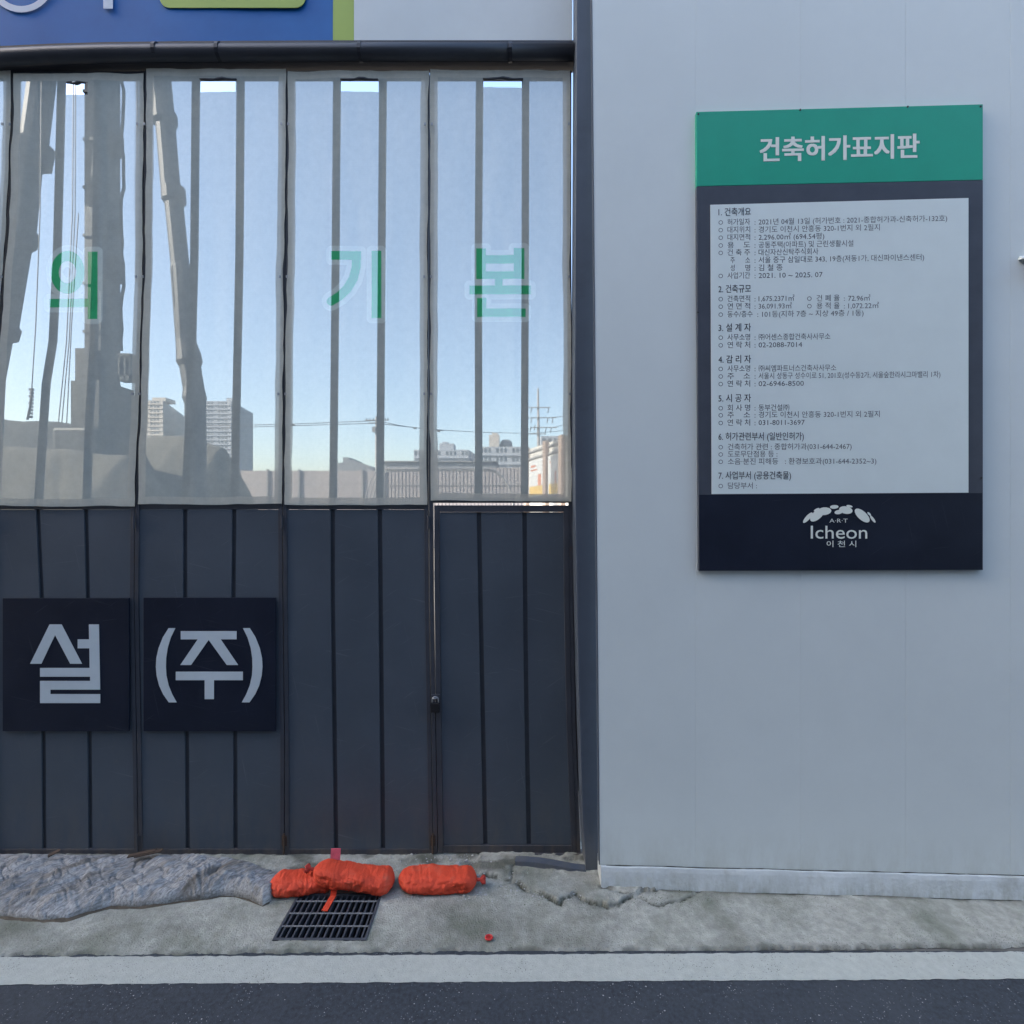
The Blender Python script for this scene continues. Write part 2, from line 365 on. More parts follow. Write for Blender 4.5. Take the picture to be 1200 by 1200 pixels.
# painted edge line, slightly ragged at both edges
xs = np.concatenate([[-40, -10], np.arange(-3.2, 3.2, .015), [10, 40]])
b = MB(); vs = []
rag = (fbm(xs * 22, xs * 0 + 3, 4, 5) - .47) * .010; rag2 = (fbm(xs * 25, xs * 0 + 9, 4, 8) - .47) * .012
for i, x in enumerate(xs):
    k = .0062 * x
    vs += [(x, 2.612 + k + rag[i] , .004), (x, 2.773 + k + rag2[i], .004)]
b.add(vs, [(2 * i, 2 * i + 2, 2 * i + 3, 2 * i + 1) for i in range(len(xs) - 1)])
tag(b.build('road_line', 'line', fix=False), kind='structure')

# concrete apron: heightfield with ragged front edge, a rough patched area and cracks by the wall
XS = np.concatenate([np.arange(-9, -3.9, .3), np.arange(-3.9, 3.9, .0125), np.arange(3.9, 12, .3)])
YN = 84
T = np.linspace(0, 1, YN)
def front_edge(x):
    return 2.795 + .012 * x + (fbm(x * 9, x * 0, 4, 2) - .47) * .03 + (vnoise(x * 60, x * 0 + 5, 4) - .5) * .010
crack1 = [(560, 1025), (600, 1035), (622, 1047), (640, 1052), (655, 1062), (672, 1052), (690, 1060), (716, 1066), (735, 1058), (748, 1048), (770, 1047)]
crack2 = [(705, 1045), (740, 1052), (770, 1063), (800, 1058), (818, 1047)]
crack3 = [(612, 1012), (598, 1022), (600, 1034), (585, 1042)]
def seg_dist(X, Y, pts):
    d = np.full_like(X, 9.0)
    q = [(PX(px, gY(py)), gY(py)) for px, py in pts]
    for (ax, ay), (bx, by) in zip(q, q[1:]):
        L = (bx - ax) ** 2 + (by - ay) ** 2
        t = np.clip(((X - ax) * (bx - ax) + (Y - ay) * (by - ay)) / L, 0, 1)
        d = np.minimum(d, np.hypot(X - ax - t * (bx - ax), Y - ay - t * (by - ay)))
    return d
def WALLY(X): return (1 - .01093 * X) / .30503 - .016
Xg, Tg = np.meshgrid(XS, T)
fe = front_edge(XS)
Yg = fe[None, :] + (3.72 - fe[None, :]) * Tg
wx = Xg + (fbm(Xg * 20, Yg * 20, 3, 31) - .45) * .05; wy = Yg + (fbm(Xg * 20, Yg * 20, 3, 41) - .45) * .05
Zg = .010 + (fbm(Xg * 2.2, Yg * 2.2, 4, 3) - .47) * .016 + (fbm(Xg * 18, Yg * 18, 3, 7) - .45) * .006 + .010 * Tg
# step up near the right wall foot (older patched mortar)
c1x = np.array([PX(px, gY(py)) for px, py in crack1]); c1y = np.array([gY(py) for px, py in crack1])
edge = np.interp(wx, c1x, c1y)
m1 = (wx > c1x[0]) & (wx < c1x[-1]) & (wy > edge)
Zg = Zg + np.where(m1, .016 + (fbm(Xg * 30, Yg * 30, 3, 17) - .45) * .012, 0)
for cr, dep in ((crack1, .022), (crack2, .020), (crack3, .014)):
    d = seg_dist(wx, wy, cr)
    Zg = Zg - dep * np.clip(1 - d / .011, 0, 1)
# rough strip right under the gate
rs = np.clip((Yg - 3.28) / .2, 0, 1)
Zg = Zg + rs * (fbm(Xg * 26, Yg * 26, 4, 23) - .46) * .022
Zg[0, :] = -.008
b = MB(); b.v = list(zip(Xg.ravel().tolist(), Yg.ravel().tolist(), Zg.ravel().tolist()))
nc = len(XS)
for f in grid_faces(YN, nc):
    p = b.v[f[0]]; q = b.v[f[2]]
    cx, cy = (p[0] + q[0]) / 2, (p[1] + q[1]) / 2
    if GR[0] < cx < GR[1] and GR[2] < cy < GR[3]: continue
    b.f.append(f)
pv = tag(b.build('pavement', 'concrete', smooth=True, fix=False), kind='structure')
dirt = np.zeros_like(Xg)
for cr, wd in ((crack1, .008), (crack2, .007), (crack3, .005)):
    d = seg_dist(wx, wy, cr)
    dirt = np.maximum(dirt, np.clip(1.5 - d / wd, 0, 1) * np.clip((fbm(Xg * 14, Yg * 14, 3, 71) - .25) * 5, 0, 1))
    dirt = np.maximum(dirt, .22 * np.clip(1 - d / .05, 0, 1) * np.clip((fbm(Xg * 9, Yg * 9, 3, 72) - .35) * 5, 0, 1))
foot = WALLY(Xg) - Yg                           # dark moss line along the wall foot
dirt = np.maximum(dirt, np.where(Xg > .55, np.clip(1 - np.abs(foot) / .028, 0, 1) * np.clip((fbm(Xg * 12, Yg * 12, 4, 73) - .30) * 4, 0, 1) * .9, 0))
dirt = np.maximum(dirt, np.clip(1 - (Yg - fe[None, :]) / .030, 0, 1) * np.clip((fbm(Xg * 16, Yg * 16, 4, 74) - .36) * 4, 0, 1) * .75)
dirt = np.maximum(dirt, np.clip((Yg - 3.30) / .12, 0, 1) * np.clip((fbm(Xg * 7, Yg * 12, 4, 75) - .46) * 7, 0, 1) * .7)
dirt = np.maximum(dirt, np.clip((fbm(Xg * 2.4, Yg * 3.4, 4, 76) - .50) * 5, 0, 1) * .32)
at_ = pv.data.attributes.new('dirt', 'FLOAT', 'POINT'); at_.data.foreach_set('value', dirt.ravel().astype(np.float32))
b = MB(); x0, x1, y0, y1 = GR
b.add([(x0, y0, .012), (x1, y0, .012), (x1, y1, .012), (x0, y1, .012), (x0, y0, -.5), (x1, y0, -.5), (x1, y1, -.5), (x0, y1, -.5)],
      [(0, 1, 5, 4), (1, 2, 6, 5), (2, 3, 7, 6), (3, 0, 4, 7), (4, 5, 6, 7)])
tag(b.build('drain_pit', 'pit'), kind='structure')

# ---------------------------------------------------------------- drain grate
g = thing('drain_grate', 'rectangular steel drain grate set in the concrete in front of the gate', 'drain grate', ((x0 + x1) / 2, (y0 + y1) / 2, .0))
b = MB(); e = .014
b.box(x0, x1, y0, y0 + e, -.02, .018); b.box(x0, x1, y1 - e, y1, -.02, .018)
b.box(x0, x0 + e, y0 + e, y1 - e, -.02, .018); b.box(x1 - e, x1, y0 + e, y1 - e, -.02, .018)
b.build('rim', 'grate', g, bevel=.002)
nb = 14
for i in range(nb):
    x = x0 + e + (x1 - x0 - 2 * e) * (i + .5) / nb
    bb = MB().box(x - .0045, x + .0045, y0 + e, y1 - e, -.022, .014); bb.build('bar', 'grate', g)
for i in range(3):
    y = y0 + (y1 - y0) * (.27 + .27 * i)
    MB().tube([(x0 + e, y, .0165), (x1 - e, y, .0165)], .0045, 6).build('cross_rod', 'rod', g)

# ---------------------------------------------------------------- gate
G = 3.57
J = [[(84, 14), (200, 12), (300, 6), (400, -2), (590, -10), (1003, -6)],
     [(84, 170), (200, 169), (320, 168), (430, 165), (590, 159), (700, 158), (870, 161), (1003, 163)],
     [(84, 337), (300, 335), (590, 331.5), (700, 332), (870, 334), (1003, 334)],
     [(84, 503.5), (350, 502), (590, 502.5), (700, 503), (850, 505.5), (1003, 508)],
     [(84, 670), (300, 670), (590, 671.5), (700, 672), (850, 675), (1003, 681)]]
JL = [[(84, 14 - 168 * k), (1003, -6 - 170 * k)] for k in (4, 3, 2, 1)]
J = JL + J
LEAVES = [  # bars (two polylines), screen top/bottom rows, hole rectangle, print
    dict(i=0), dict(i=1), dict(i=2), dict(i=3),
    dict(i=4, bars=[[(84, 71.5), (300, 66), (400, 61), (450, 53), (590, 44), (700, 49), (870, 51), (1003, 52)],
                    [(84, 114), (300, 112), (400, 109), (500, 103.5), (590, 100.6), (700, 103), (870, 105), (1003, 106)]], hole=(77, 103, 96, 111), top=86, bot=593),
    dict(i=5, bars=[[(84, 229), (300, 227), (450, 223), (590, 217), (700, 217), (870, 219), (1003, 220)],
                    [(84, 281.5), (300, 280), (450, 277), (590, 274.5), (700, 273.6), (870, 275.6), (1003, 276)]], hole=(235, 276.5, 92.5, 108), top=81, bot=590.5),
    dict(i=6, bars=[[(84, 394.6), (300, 393), (590, 390), (700, 390), (850, 392), (1003, 394)],
                    [(84, 448.6), (300, 447), (590, 445), (800, 447), (1003, 449)]], hole=(400, 443.5, 92.5, 107.5), top=83, bot=591.5),
    dict(i=7, bars=[[(84, 562), (300, 560.5), (590, 561), (700, 563), (850, 566), (1003, 569)],
                    [(84, 616), (300, 615.5), (590, 614.5), (800, 616.5), (1003, 620)]], hole=(566.5, 612.5, 91.5, 102.5), top=82, bot=587),
]
def vstrip(mb, cp, off0, off1, p0, p1, yf, yb, Yref=G):
    """upright member: follows the control points cp(row -> column), from off0 to off1 sideways, between rows p0 and p1"""
    rows = sorted({p0, p1, *[c[0] for c in cp if p0 < c[0] < p1]})
    vs = []; fs = []
    for i, r in enumerate(rows):
        x = interp(cp, r)
        x0 = PX(x + off0, Yref); x1 = PX(x + off1, Yref); z = PZ(r, Yref)
        vs += [(x0, yf, z), (x1, yf, z), (x1, yb, z), (x0, yb, z)]
        if i:
            a = 4 * (i - 1); c = 4 * i
            fs += [(a, a + 1, c + 1, c), (a + 1, a + 2, c + 2, c + 1), (a + 2, a + 3, c + 3, c + 2), (a + 3, a, c, c + 3)]
    k = 4 * (len(rows) - 1)
    fs += [(0, 3, 2, 1), (k, k + 1, k + 2, k + 3)]
    return mb.add(vs, fs)
def hstrip(mb, cpl, cpr, o0, o1, p0, p1, yf, yb):
    """level member between two uprights, rows p0 (top) to p1 (bottom)"""
    q = []
    for yy in (yf, yb):
        for r in (p0, p1):
            q.append((PX(interp(cpl, r) + o0, G), yy, PZ(r, G))); q.append((PX(interp(cpr, r) + o1, G), yy, PZ(r, G)))
    tl, tr, bl, br, tl2, tr2, bl2, br2 = q
    return mb.hexa([bl, br, br2, bl2, tl, tr, tr2, tl2])
def sheet(cpl, cpr, o0, o1, p0, p1, yf, seed, name, m, parent):
    """pressed steel sheet between two uprights with a turned edge and slight oil-canning"""
    nr, ncol = 26, 7
    vs = []
    for r in range(nr):
        row = p0 + (p1 - p0) * r / (nr - 1)
        for c in range(ncol):
            t = c / (ncol - 1)
            x = PX((interp(cpl, row) + o0) * (1 - t) + (interp(cpr, row) + o1) * t, G)
            e = math.sin(math.pi * t) * math.sin(math.pi * r / (nr - 1))
            dy = (float(fbm(np.array([x * 3 + seed]), np.array([row / 60.0]), 3, seed)[0]) - .45) * .010 * e
            vs.append((x, yf + dy, PZ(row, G)))
    fs = grid_faces(nr, ncol); n = len(vs)
    rim = [r * ncol for r in range(nr)] + [(nr - 1) * ncol + c for c in range(1, ncol)] + [r * ncol + ncol - 1 for r in range(nr - 2, -1, -1)] + [c for c in range(ncol - 2, 0, -1)]
    back = [(vs[i][0], yf + .012, vs[i][2]) for i in rim]
    k = len(rim)
    fs += [(rim[i], rim[(i + 1) % k], n + (i + 1) % k, n + i) for i in range(k)]
    return MB().add(vs + back, fs).build(name, m, parent)

def sd_box(x, y, x0, x1, y0, y1):
    dx = np.maximum(x0 - x, x - x1); dy = np.maximum(y0 - y, y - y1)
    return np.minimum(np.maximum(dx, dy), 0) + np.hypot(np.maximum(dx, 0), np.maximum(dy, 0))
def sd_seg(x, y, ax, ay, bx, by, w):
    t = np.clip(((x - ax) * (bx - ax) + (y - ay) * (by - ay)) / ((bx - ax) ** 2 + (by - ay) ** 2), 0, 1)
    return np.hypot(x - ax - t * (bx - ax), y - ay - t * (by - ay)) - w
def letter_ui(x, y):
    cx, cy = 79, 319
    r = np.hypot((x - cx) / 15.2, (y - cy) / 19.0)
    ring = np.abs(r - 1) * 16.5 - 5.4
    return np.minimum.reduce([ring, sd_box(x, y, 57, 105, 350, 360), sd_box(x, y, 103, 114.5, 295, 374)])
def letter_gi(x, y):
    d = sd_box(x, y, 388, 423, 294, 304.5)
    pts = [(417.5, 299), (417.3, 312), (414, 326), (407, 338), (398, 347), (388, 353)]
    for a, c in zip(pts, pts[1:]): d = np.minimum(d, sd_seg(x, y, *a, *c, 5.3))
    return np.minimum(d, sd_box(x, y, 435.5, 447, 294, 373))
def letter_bon(x, y):
    return np.minimum.reduce([sd_box(x, y, 558, 569.5, 291, 327), sd_box(x, y, 602, 614.5, 291, 327), sd_box(x, y, 558, 614, 299, 309),
                              sd_box(x, y, 558, 614, 318, 327), sd_box(x, y, 580, 589, 325, 337), sd_box(x, y, 550, 622, 334.5, 345),
                              sd_box(x, y, 559, 570, 349, 371.5), sd_box(x, y, 559, 616, 361.5, 371.5)])
PRINT = {4: (letter_ui, 45, 126, 280, 388), 6: (letter_gi, 372, 460, 280, 386), 7: (letter_bon, 537, 634, 277, 386)}
THREAD = np.array([.52, .55, .50]); T_GREEN = np.array([.05, .50, .20]); T_WHITE = np.array([.70, .77, .70]); T_HEM = np.array([.52, .52, .45])
A_OPEN, A_HEM, A_PRINT = .725, .94, .725
def make_screen(i, cpl, cpr, top, bot, hole, parent):
    rows = set(np.arange(top, bot, 6.0).tolist() + [bot, top + 9, bot - 9, top + 8.4, bot - 8.4])
    cols_t = set(np.linspace(0, 1, 42).tolist())
    W0 = interp(cpl, top); W1 = interp(cpr, top)
    if hole: rows |= {hole[2], hole[3]}
    pr = PRINT.get(i)
    if pr: rows |= set(np.arange(pr[3], pr[4], .8).tolist())
    rows = [q for q in sorted(rows)]
    rows = [q for k_, q in enumerate(rows) if k_ == 0 or q - rows[k_ - 1] > 1e-3]
    xl = [interp(cpl, r) + 1.6 for r in rows]; xr = [interp(cpr, r) - 1.6 for r in rows]
    if pr:
        mid = interp(cpl, 330) + 1.6, interp(cpr, 330) - 1.6
        cols_t |= set(((np.arange(pr[1], pr[2], .8) - mid[0]) / (mid[1] - mid[0])).tolist())
    if hole:
        cols_t |= {(hole[0] - xl[0]) / (xr[0] - xl[0]), (hole[1] - xl[0]) / (xr[0] - xl[0])}
    for h in (8.5, 9.3): cols_t |= {h / 165, 1 - h / 165}
    cols = sorted(cols_t); cols = np.array([q for k_, q in enumerate(cols) if k_ == 0 or q - cols[k_ - 1] > 1e-5])
    Rw = np.array(rows)[:, None]; XL = np.array(xl)[:, None]; XR = np.array(xr)[:, None]
    X = XL + (XR - XL) * cols[None, :]; Rr = np.repeat(Rw, len(cols), 1)
    # sagging edges and soft ripples of the cloth
    wob = (fbm(Rr / 45.0 + i * 7, cols[None, :] * 1.5 + 0 * Rr, 3, 60 + i) - .45)
    Xp = X + wob * 5.0 * (np.abs(cols[None, :] - .5) * 2) ** 3
    bowr = Rr + np.where(Rr > bot - 12, (fbm(X / 40.0, Rr * 0 + i, 3, 77) - .45) * 3.0, 0) + np.where(Rr < top + 12, (fbm(X / 30.0, Rr * 0 + i, 3, 79) - .45) * 3.0, 0)
    dy = (fbm(X / 28.0, Rr / 110.0, 3, 90 + i) - .45) * .020
    Ym = G - .022 + dy * np.sin(np.pi * cols[None, :]) ** .5
    vx = (Xp - 600) / 600 * (G - .022); vz = CH + (600 - bowr) / 600 * (G - .022)
    # ink
    hem = np.minimum.reduce([(X - XL), (XR - X), (Rr - top), (bot - Rr)])
    hm = np.clip((9.0 - hem) / .6, 0, 1)[..., None]
    col = np.broadcast_to(THREAD, X.shape + (3,)) * (1 - hm) + T_HEM * hm
    al = A_OPEN * (1 - hm[..., 0]) + A_HEM * hm[..., 0]
    if pr:
        sd_ = pr[0](X, Rr)
        sd_ = np.where((X > pr[1]) & (X < pr[2]) & (Rr > pr[3]) & (Rr < pr[4]), sd_, 99)
        w = np.clip((6.3 - sd_) / .8, 0, 1)[..., None]; gq = np.clip(-sd_ / .8 + .5, 0, 1)[..., None]
        col = col * (1 - w) + T_WHITE * w; col = col * (1 - gq) + T_GREEN * gq
        al = al * (1 - w[..., 0]) + (A_PRINT + .02) * w[..., 0]
    mb = MB(); mb.v = list(zip(vx.ravel().tolist(), Ym.ravel().tolist(), vz.ravel().tolist()))
    nc = len(cols)
    for f in grid_faces(len(rows), nc):
        r0, c0 = divmod(f[0], nc)
        if hole:
            cx = (X[r0, c0] + X[r0, c0 + 1]) / 2; cy = (rows[r0] + rows[r0 + 1]) / 2
            if hole[0] < cx < hole[1] and hole[2] < cy < hole[3]: continue
        mb.f.append(f)
    o = mb.build('mesh_screen', 'screen', parent, smooth=True, fix=False)
    ca = o.data.color_attributes.new('ink', 'FLOAT_COLOR', 'POINT')
    buf = np.concatenate([col, al[..., None]], -1).astype(np.float32).ravel()
    ca.data.foreach_set('color', buf)
    return o

LBL = {0: 'dark slate folding gate leaf, far left end beyond the crane', 1: 'dark slate folding gate leaf, third to the left of the lettered ones',
       2: 'dark slate folding gate leaf, second to the left of the lettered ones', 3: 'slate gate leaf cut by the left edge of the picture',
       4: 'slate gate leaf with green printed circle letter above the left square sign',
       5: 'slate gate leaf with a plain mesh screen above the square sign with brackets',
       6: 'slate gate leaf with green printed letter and blank lower sheets left of the padlock',
       7: 'slate gate leaf beside the post, holding the small wicket door under its mesh screen'}
for L in LEAVES:
    i = L['i']; cpl, cpr = J[i], J[i + 1]
    if 'bars' not in L:
        w = [interp(cpl, r) for r in (84, 1003)]; v = [interp(cpr, r) for r in (84, 1003)]
        L['bars'] = [[(84, w[0] + (v[0] - w[0]) * t), (1003, w[1] + (v[1] - w[1]) * t)] for t in (.35, .67)]
        L['top'] = 83; L['bot'] = 592; L['hole'] = None
    b1, b2 = L['bars']; wicket = (i == 7)
    cx = PX((interp(cpl, 1003) + interp(cpr, 1003)) / 2, G)
    lf = thing('gate_leaf', LBL[i], 'gate leaf', (cx, G, .02), 'leaves of the folding site gate')
    # stiles and rails
    for cp, o0, o1 in ((cpl, .5, 5.0), (cpr, -5.0, -.5)):
        vstrip(MB(), cp, o0, o1, 84, 1001.5, G - .008, G + .035).build('stile', 'gate_frame', lf, bevel=.002)
    hstrip(MB(), cpl, cpr, 5.05, -5.05, 84, 91, G - .004, G + .033).build('top_rail', 'gate_frame', lf, bevel=.002)
    if not wicket:
        hstrip(MB(), cpl, cpr, 5.05, -5.05, 590, 597, G - .002, G + .033).build('middle_rail', 'gate_frame', lf, bevel=.002)
        hstrip(MB(), cpl, cpr, 5.05, -5.05, 994.5, 1001, G - .006, G + .033).build('bottom_rail', 'gate_frame', lf, bevel=.002)
        for cp in (b1, b2):
            vstrip(MB(), cp, -4.3, 4.3, 91.1, 994.4, G + .012, G + .026, G + .012).build('bar', 'bar', lf)
        for k, (ca, cb, a, c) in enumerate(((cpl, b1, 5.2, -2.6), (b1, b2, 2.6, -2.6), (b2, cpr, 2.6, -5.2))):
            sheet(ca, cb, a, c, 597.2, 994.3, G - .001, i * 3 + k, 'sheet_panel', 'gate', lf)
    else:
        hstrip(MB(), cpl, cpr, 5.05, -5.05, 584, 589.3, G - .006, G + .033).build('middle_rail', 'gate_frame', lf, bevel=.002)
        for cp in (b1, b2):
            vstrip(MB(), cp, -4.3, 4.3, 91.1, 583.9, G + .012, G + .026, G + .012).build('bar', 'bar', lf)
        # wicket door: its frame is the part, sheets and bars hang on it
        dl = [(r, x + (6.4 if r < 800 else 5.8)) for r, x in cpl]; dr = [(r, x - 5.1) for r, x in cpr]
        vstrip(MB(), cpl, 3, 8, 832, 998, G + .036, G + .042).build('light_stop', 'rust', lf)  # strip added behind the gap to keep its lower part dark
        vstrip(MB(), cpr, -8, 7, 592.2, 930, G + .036, G + .042).build('light_stop', 'rust', lf)  # strip added to block light showing between door and post
        db = MB()
        vstrip(db, dl, 0, 6, 592.2, 998.5, G - .010, G + .03); vstrip(db, dr, -6, 0, 592.2, 998.5, G - .010, G + .03)
        hstrip(db, dl, dr, 6.05, -6.05, 592.2, 600, G - .009, G + .03); hstrip(db, dl, dr, 6.05, -6.05, 990, 998.5, G - .009, G + .03)
        door = db.build('wicket_door', 'gate_frame', lf, bevel=.002)
        WL[door.name] = WL[lf.name]
        for cp in (b1, b2):
            vstrip(MB(), cp, -4.3, 4.3, 600.1, 989.9, G + .012, G + .026, G + .012).build('bar', 'bar', door)
        for k, (ca, cb, a, c) in enumerate(((dl, b1, 6.2, -2.6), (b1, b2, 2.6, -2.6), (b2, dr, 2.6, -6.2))):
            sheet(ca, cb, a, c, 600.2, 989.7, G - .001, i * 3 + k, 'sheet_panel', 'gate', door)
    make_screen(i, cpl, cpr, L['top'], L['bot'], L['hole'], lf)
    # ties at the hem
    for cp, s in ((cpl, 4), (cpr, -4)):
        for r in (150, 327, 463):
            x = interp(cp, r) + s
            q = P(x, r, G); MB().box(q.x - .006, q.x + .006, G - .041, G - .034, q.z - .008, q.z + .008).build('tie', 'steel', lf)
    # rusty hinge knuckle and drop bolt at the joint
    x = interp(cpr, 612)
    if i in (3, 4, 5, 6):
        q = P(interp(cpr, 612), 612, G)
        MB().tube([(q.x, G - .018, q.z - .045), (q.x, G - .018, q.z + .045)], .009, 8).build('hinge', 'gate_frame', lf)
        q = P(interp(cpr, 985), 985, G)
        MB().tube([(q.x, G - .018, .03), (q.x, G - .018, q.z + .06)], .007, 8).box(q.x - .016, q.x + .016, G - .012, G - .0085, q.z - .03, q.z + .04).build('drop_bolt', 'rust' if i in (5, 6) else 'gate_frame', lf)
# dark curl of cloth over the torn openings
for (px0, px1, py, o) in ((78, 100, 96, 4), (234, 277, 92, 5), (399, 443, 92, 6), (566, 613, 91.5, 7)):
    par = [x for x in COL.objects if x.name.startswith('gate_leaf')][o]
    pts = [P(px0 + (px1 - px0) * t, py + 1.0 + 1.2 * math.sin(t * 9 + o) * (1 - abs(2 * t - 1)), G - .03) for t in np.linspace(0, 1, 9)]
    MB().tube(pts, [.006, .008, .010, .007, .011, .012, .008, .007, .006], 6).build('rolled_flap', 'bar', par, smooth=True)

# header rail over the leaves
hr = thing('header_rail', 'black steel header pipe and track across the top of the gate', 'header rail', (PX(340, G), G, PZ(70, G)))
XL0, XR0 = PX(-660, G), PX(674, G)
def rail_pts(py, Y, x0=XL0, x1=XR0):
    out = []
    for px in (-660, -200, 0, 60, 130, 220, 400, 672):
        bow = {0: 7, 60: 4, 130: 2, 220: 1, 400: 0}.get(px, 0) if px > -100 else 14
        out.append((PX(px, Y), Y, PZ(py + bow, Y)))
    return out
MB().tube(rail_pts(62, G - .05), .055, 14).build('pipe', 'railp', hr, smooth=True)
b = MB()
for a, c in zip(rail_pts(76, G), rail_pts(76, G)[1:]): b.beam(a, c, .09, .035)
b.build('track', 'rail', hr)
b = MB()
for a, c in zip(rail_pts(53.5, G), rail_pts(53.5, G)[1:]): b.beam(a, c, .05, .03)
b.build('upper_angle', 'rail', hr)
for px in (-100, 185, 258, 423, 598):
    q = P(px, 64, G - .05)
    zz_ = rail_pts(62, G - .05)[0][2] if px < -150 else PZ(62 + (8 if px < 0 else 0), G - .05)
    MB().tube([(q.x - .012, G - .05, zz_), (q.x + .012, G - .05, zz_)], .060, 14).build('hanger_clip', 'rail', hr)

# banner over the gate
bn = thing('gate_banner', 'blue and white vinyl banner with lime stripe stretched above the gate', 'banner', (PX(340, G), G, PZ(48, G)))
YB = G - .015; T0 = -190
def banner(px0, px1, name, m, bot0, bot1):
    ncol = 24; vs = []; nr = 6
    for r in range(nr):
        for c in range(ncol):
            t = c / (ncol - 1); px = px0 + (px1 - px0) * t
            bt = bot0 + (bot1 - bot0) * t + (.8 * math.sin(px / 19.0) if r == nr - 1 else 0)
            if px < 200: bt += (200 - px) / 200 * 4.5 * (1 if px > -300 else 1)
            py = T0 + (bt - T0) * r / (nr - 1)
            vs.append((PX(px, YB), YB + .004 * math.sin(px / 33.0 + r), PZ(py, YB)))
    fs = grid_faces(nr, ncol); n = len(vs)
    vs += [(x, y + .010, z) for x, y, z in vs]
    fs += [tuple(i + n for i in f[::-1]) for f in fs]
    return MB().add(vs, fs).build(name, m, bn, smooth=True, fix=False)
banner(-660, 390.0, 'blue_field', 'banner_blue', 50, 49)
banner(390.3, 414.7, 'lime_stripe', 'banner_lime', 49, 49)
banner(415, 670.5, 'white_field', 'banner_white', 49, 50)
def rrect(x0, x1, y0, y1, r, n=6):
    p = []
    for cx, cy, a0 in ((x1 - r, y0 + r, -90), (x1 - r, y1 - r, 0), (x0 + r, y1 - r, 90), (x0 + r, y0 + r, 180)):
        for k in range(n + 1):
            a = R(a0 + 90 * k / n); p.append((cx + r * math.cos(a), cy + r * math.sin(a)))
    return p
YF = YB - .012
def pxpoly(poly, Y): return [(PX(x, Y), PZ(y, Y)) for x, y in poly]
MB().prism(pxpoly(rrect(187, 358, -120, 9, 12), YF), YF, YF + .004).build('lime_box', 'banner_lime', bn)
b = MB(); n = 40; vs = []
for k in range(n):
    a = 2 * math.pi * k / n
    for rr in (39, 31.5):
        vs.append((PX(25 + rr * math.cos(a), YF), YF, PZ(-24.5 + rr * math.sin(a), YF)))
b.add(vs, [(2 * k, 2 * k + 1, (2 * k + 3) % (2 * n), (2 * k + 2) % (2 * n)) for k in range(n)])
b.build('printed_circle', 'print_white', bn, fix=False)
MB().prism(pxpoly([(121, -70), (132, -70), (132, 10), (121, 10)], YF), YF, YF + .003).build('printed_stroke', 'print_white', bn)

# square letter signs on the lower sheets
def from_r5(p): return [(x * .29167, 580 + y * .29167) for x, y in p]
YS = G - .022
def square_sign(label, x0, x1, y0, y1, polys):
    t = thing('square_sign', label, 'sign', (PX((x0 + x1) / 2, YS), YS, PZ(y1, YS)), 'square letter signs on the gate')
    MB().prism(pxpoly([(x0, y1), (x1, y1), (x1, y0), (x0, y0)], YS), YS, YS + .012).build('board', 'navy', t, bevel=.0015)
    for nm, p in polys:
        MB().prism(pxpoly(from_r5(p), YS)[::-1], YS - .0025, YS - .0003).build(nm, 'letter', t)
square_sign('navy square sign with one pale Korean syllable, at the left edge', 3, 151, 701, 857,
    [('letter_stroke', [(200, 520), (248, 520), (330, 678), (283, 678), (222, 562), (167, 678), (122, 678)]),
     ('letter_stroke', [(358, 520), (398, 520), (403, 782), (203, 782), (203, 800), (403, 800), (403, 836), (162, 836), (162, 747), (363, 747), (363, 730), (162, 730), (162, 695), (361, 695), (360, 616), (313, 616), (313, 580), (359, 580)])])
pl = [(678, 535), (655, 572), (638, 615), (629, 655), (627, 690), (630, 725), (640, 765), (656, 800), (679, 833), (710, 833), (692, 800), (678, 765), (669, 725), (667, 690), (668, 655), (674, 615), (687, 572), (705, 535)]
square_sign('navy square sign with a pale bracketed Korean syllable', 168, 323, 700.5, 857,
    [('bracket', pl), ('bracket', [(1682 - x, y) for x, y in pl][::-1]),
     ('letter_stroke', [(727, 547), (951, 547), (951, 580), (887, 580), (957, 683), (912, 683), (839, 582), (768, 683), (725, 683), (795, 580), (727, 580)]),
     ('letter_stroke', [(707, 710), (976, 710), (976, 744), (860, 744), (860, 820), (823, 820), (823, 744), (707, 744)])])

# padlock
q = P(510.5, 826, G - .02)
pk = thing('padlock', 'black padlock hanging on the wicket door hasp', 'padlock', (q.x, q.y, q.z))
MB().box(q.x - .031, q.x + .031, q.y - .028, q.y - .004, q.z - .046, q.z + .020).build('body', 'black', pk, bevel=.005)
sh = [(q.x - .021, q.z + .018), (q.x - .021, q.z + .040)] + [(q.x - .021 * math.cos(a), q.z + .040 + .021 * math.sin(a)) for a in np.linspace(.3, 2.84, 7)] + [(q.x + .021, q.z + .040), (q.x + .021, q.z + .018)]
MB().tube([(x, q.y - .015, z) for x, z in sh], .0052, 8).build('shackle', 'steel', pk, smooth=True)
MB().box(q.x - .004, q.x + .004, q.y - .0275, q.y - .0262, q.z - .018, q.z - .004).build('keyhole', 'steel', pk)
hs = thing('hasp', 'dark steel hasp plate and staple on the wicket door edge above the padlock', 'hasp', (q.x, q.y, q.z + .06))
MB().box(q.x - .030, q.x + .034, G - .020, G - .0125, q.z + .046, q.z + .072).build('hasp_plate', 'gate_frame', hs, bevel=.002)
MB().tube([(q.x - .004 + .014 * math.cos(a), G - .035 + .015 * math.sin(a), q.z + .054) for a in np.linspace(0, 2 * math.pi, 13)], .004, 6, cap=False).build('staple', 'steel', hs, smooth=True)

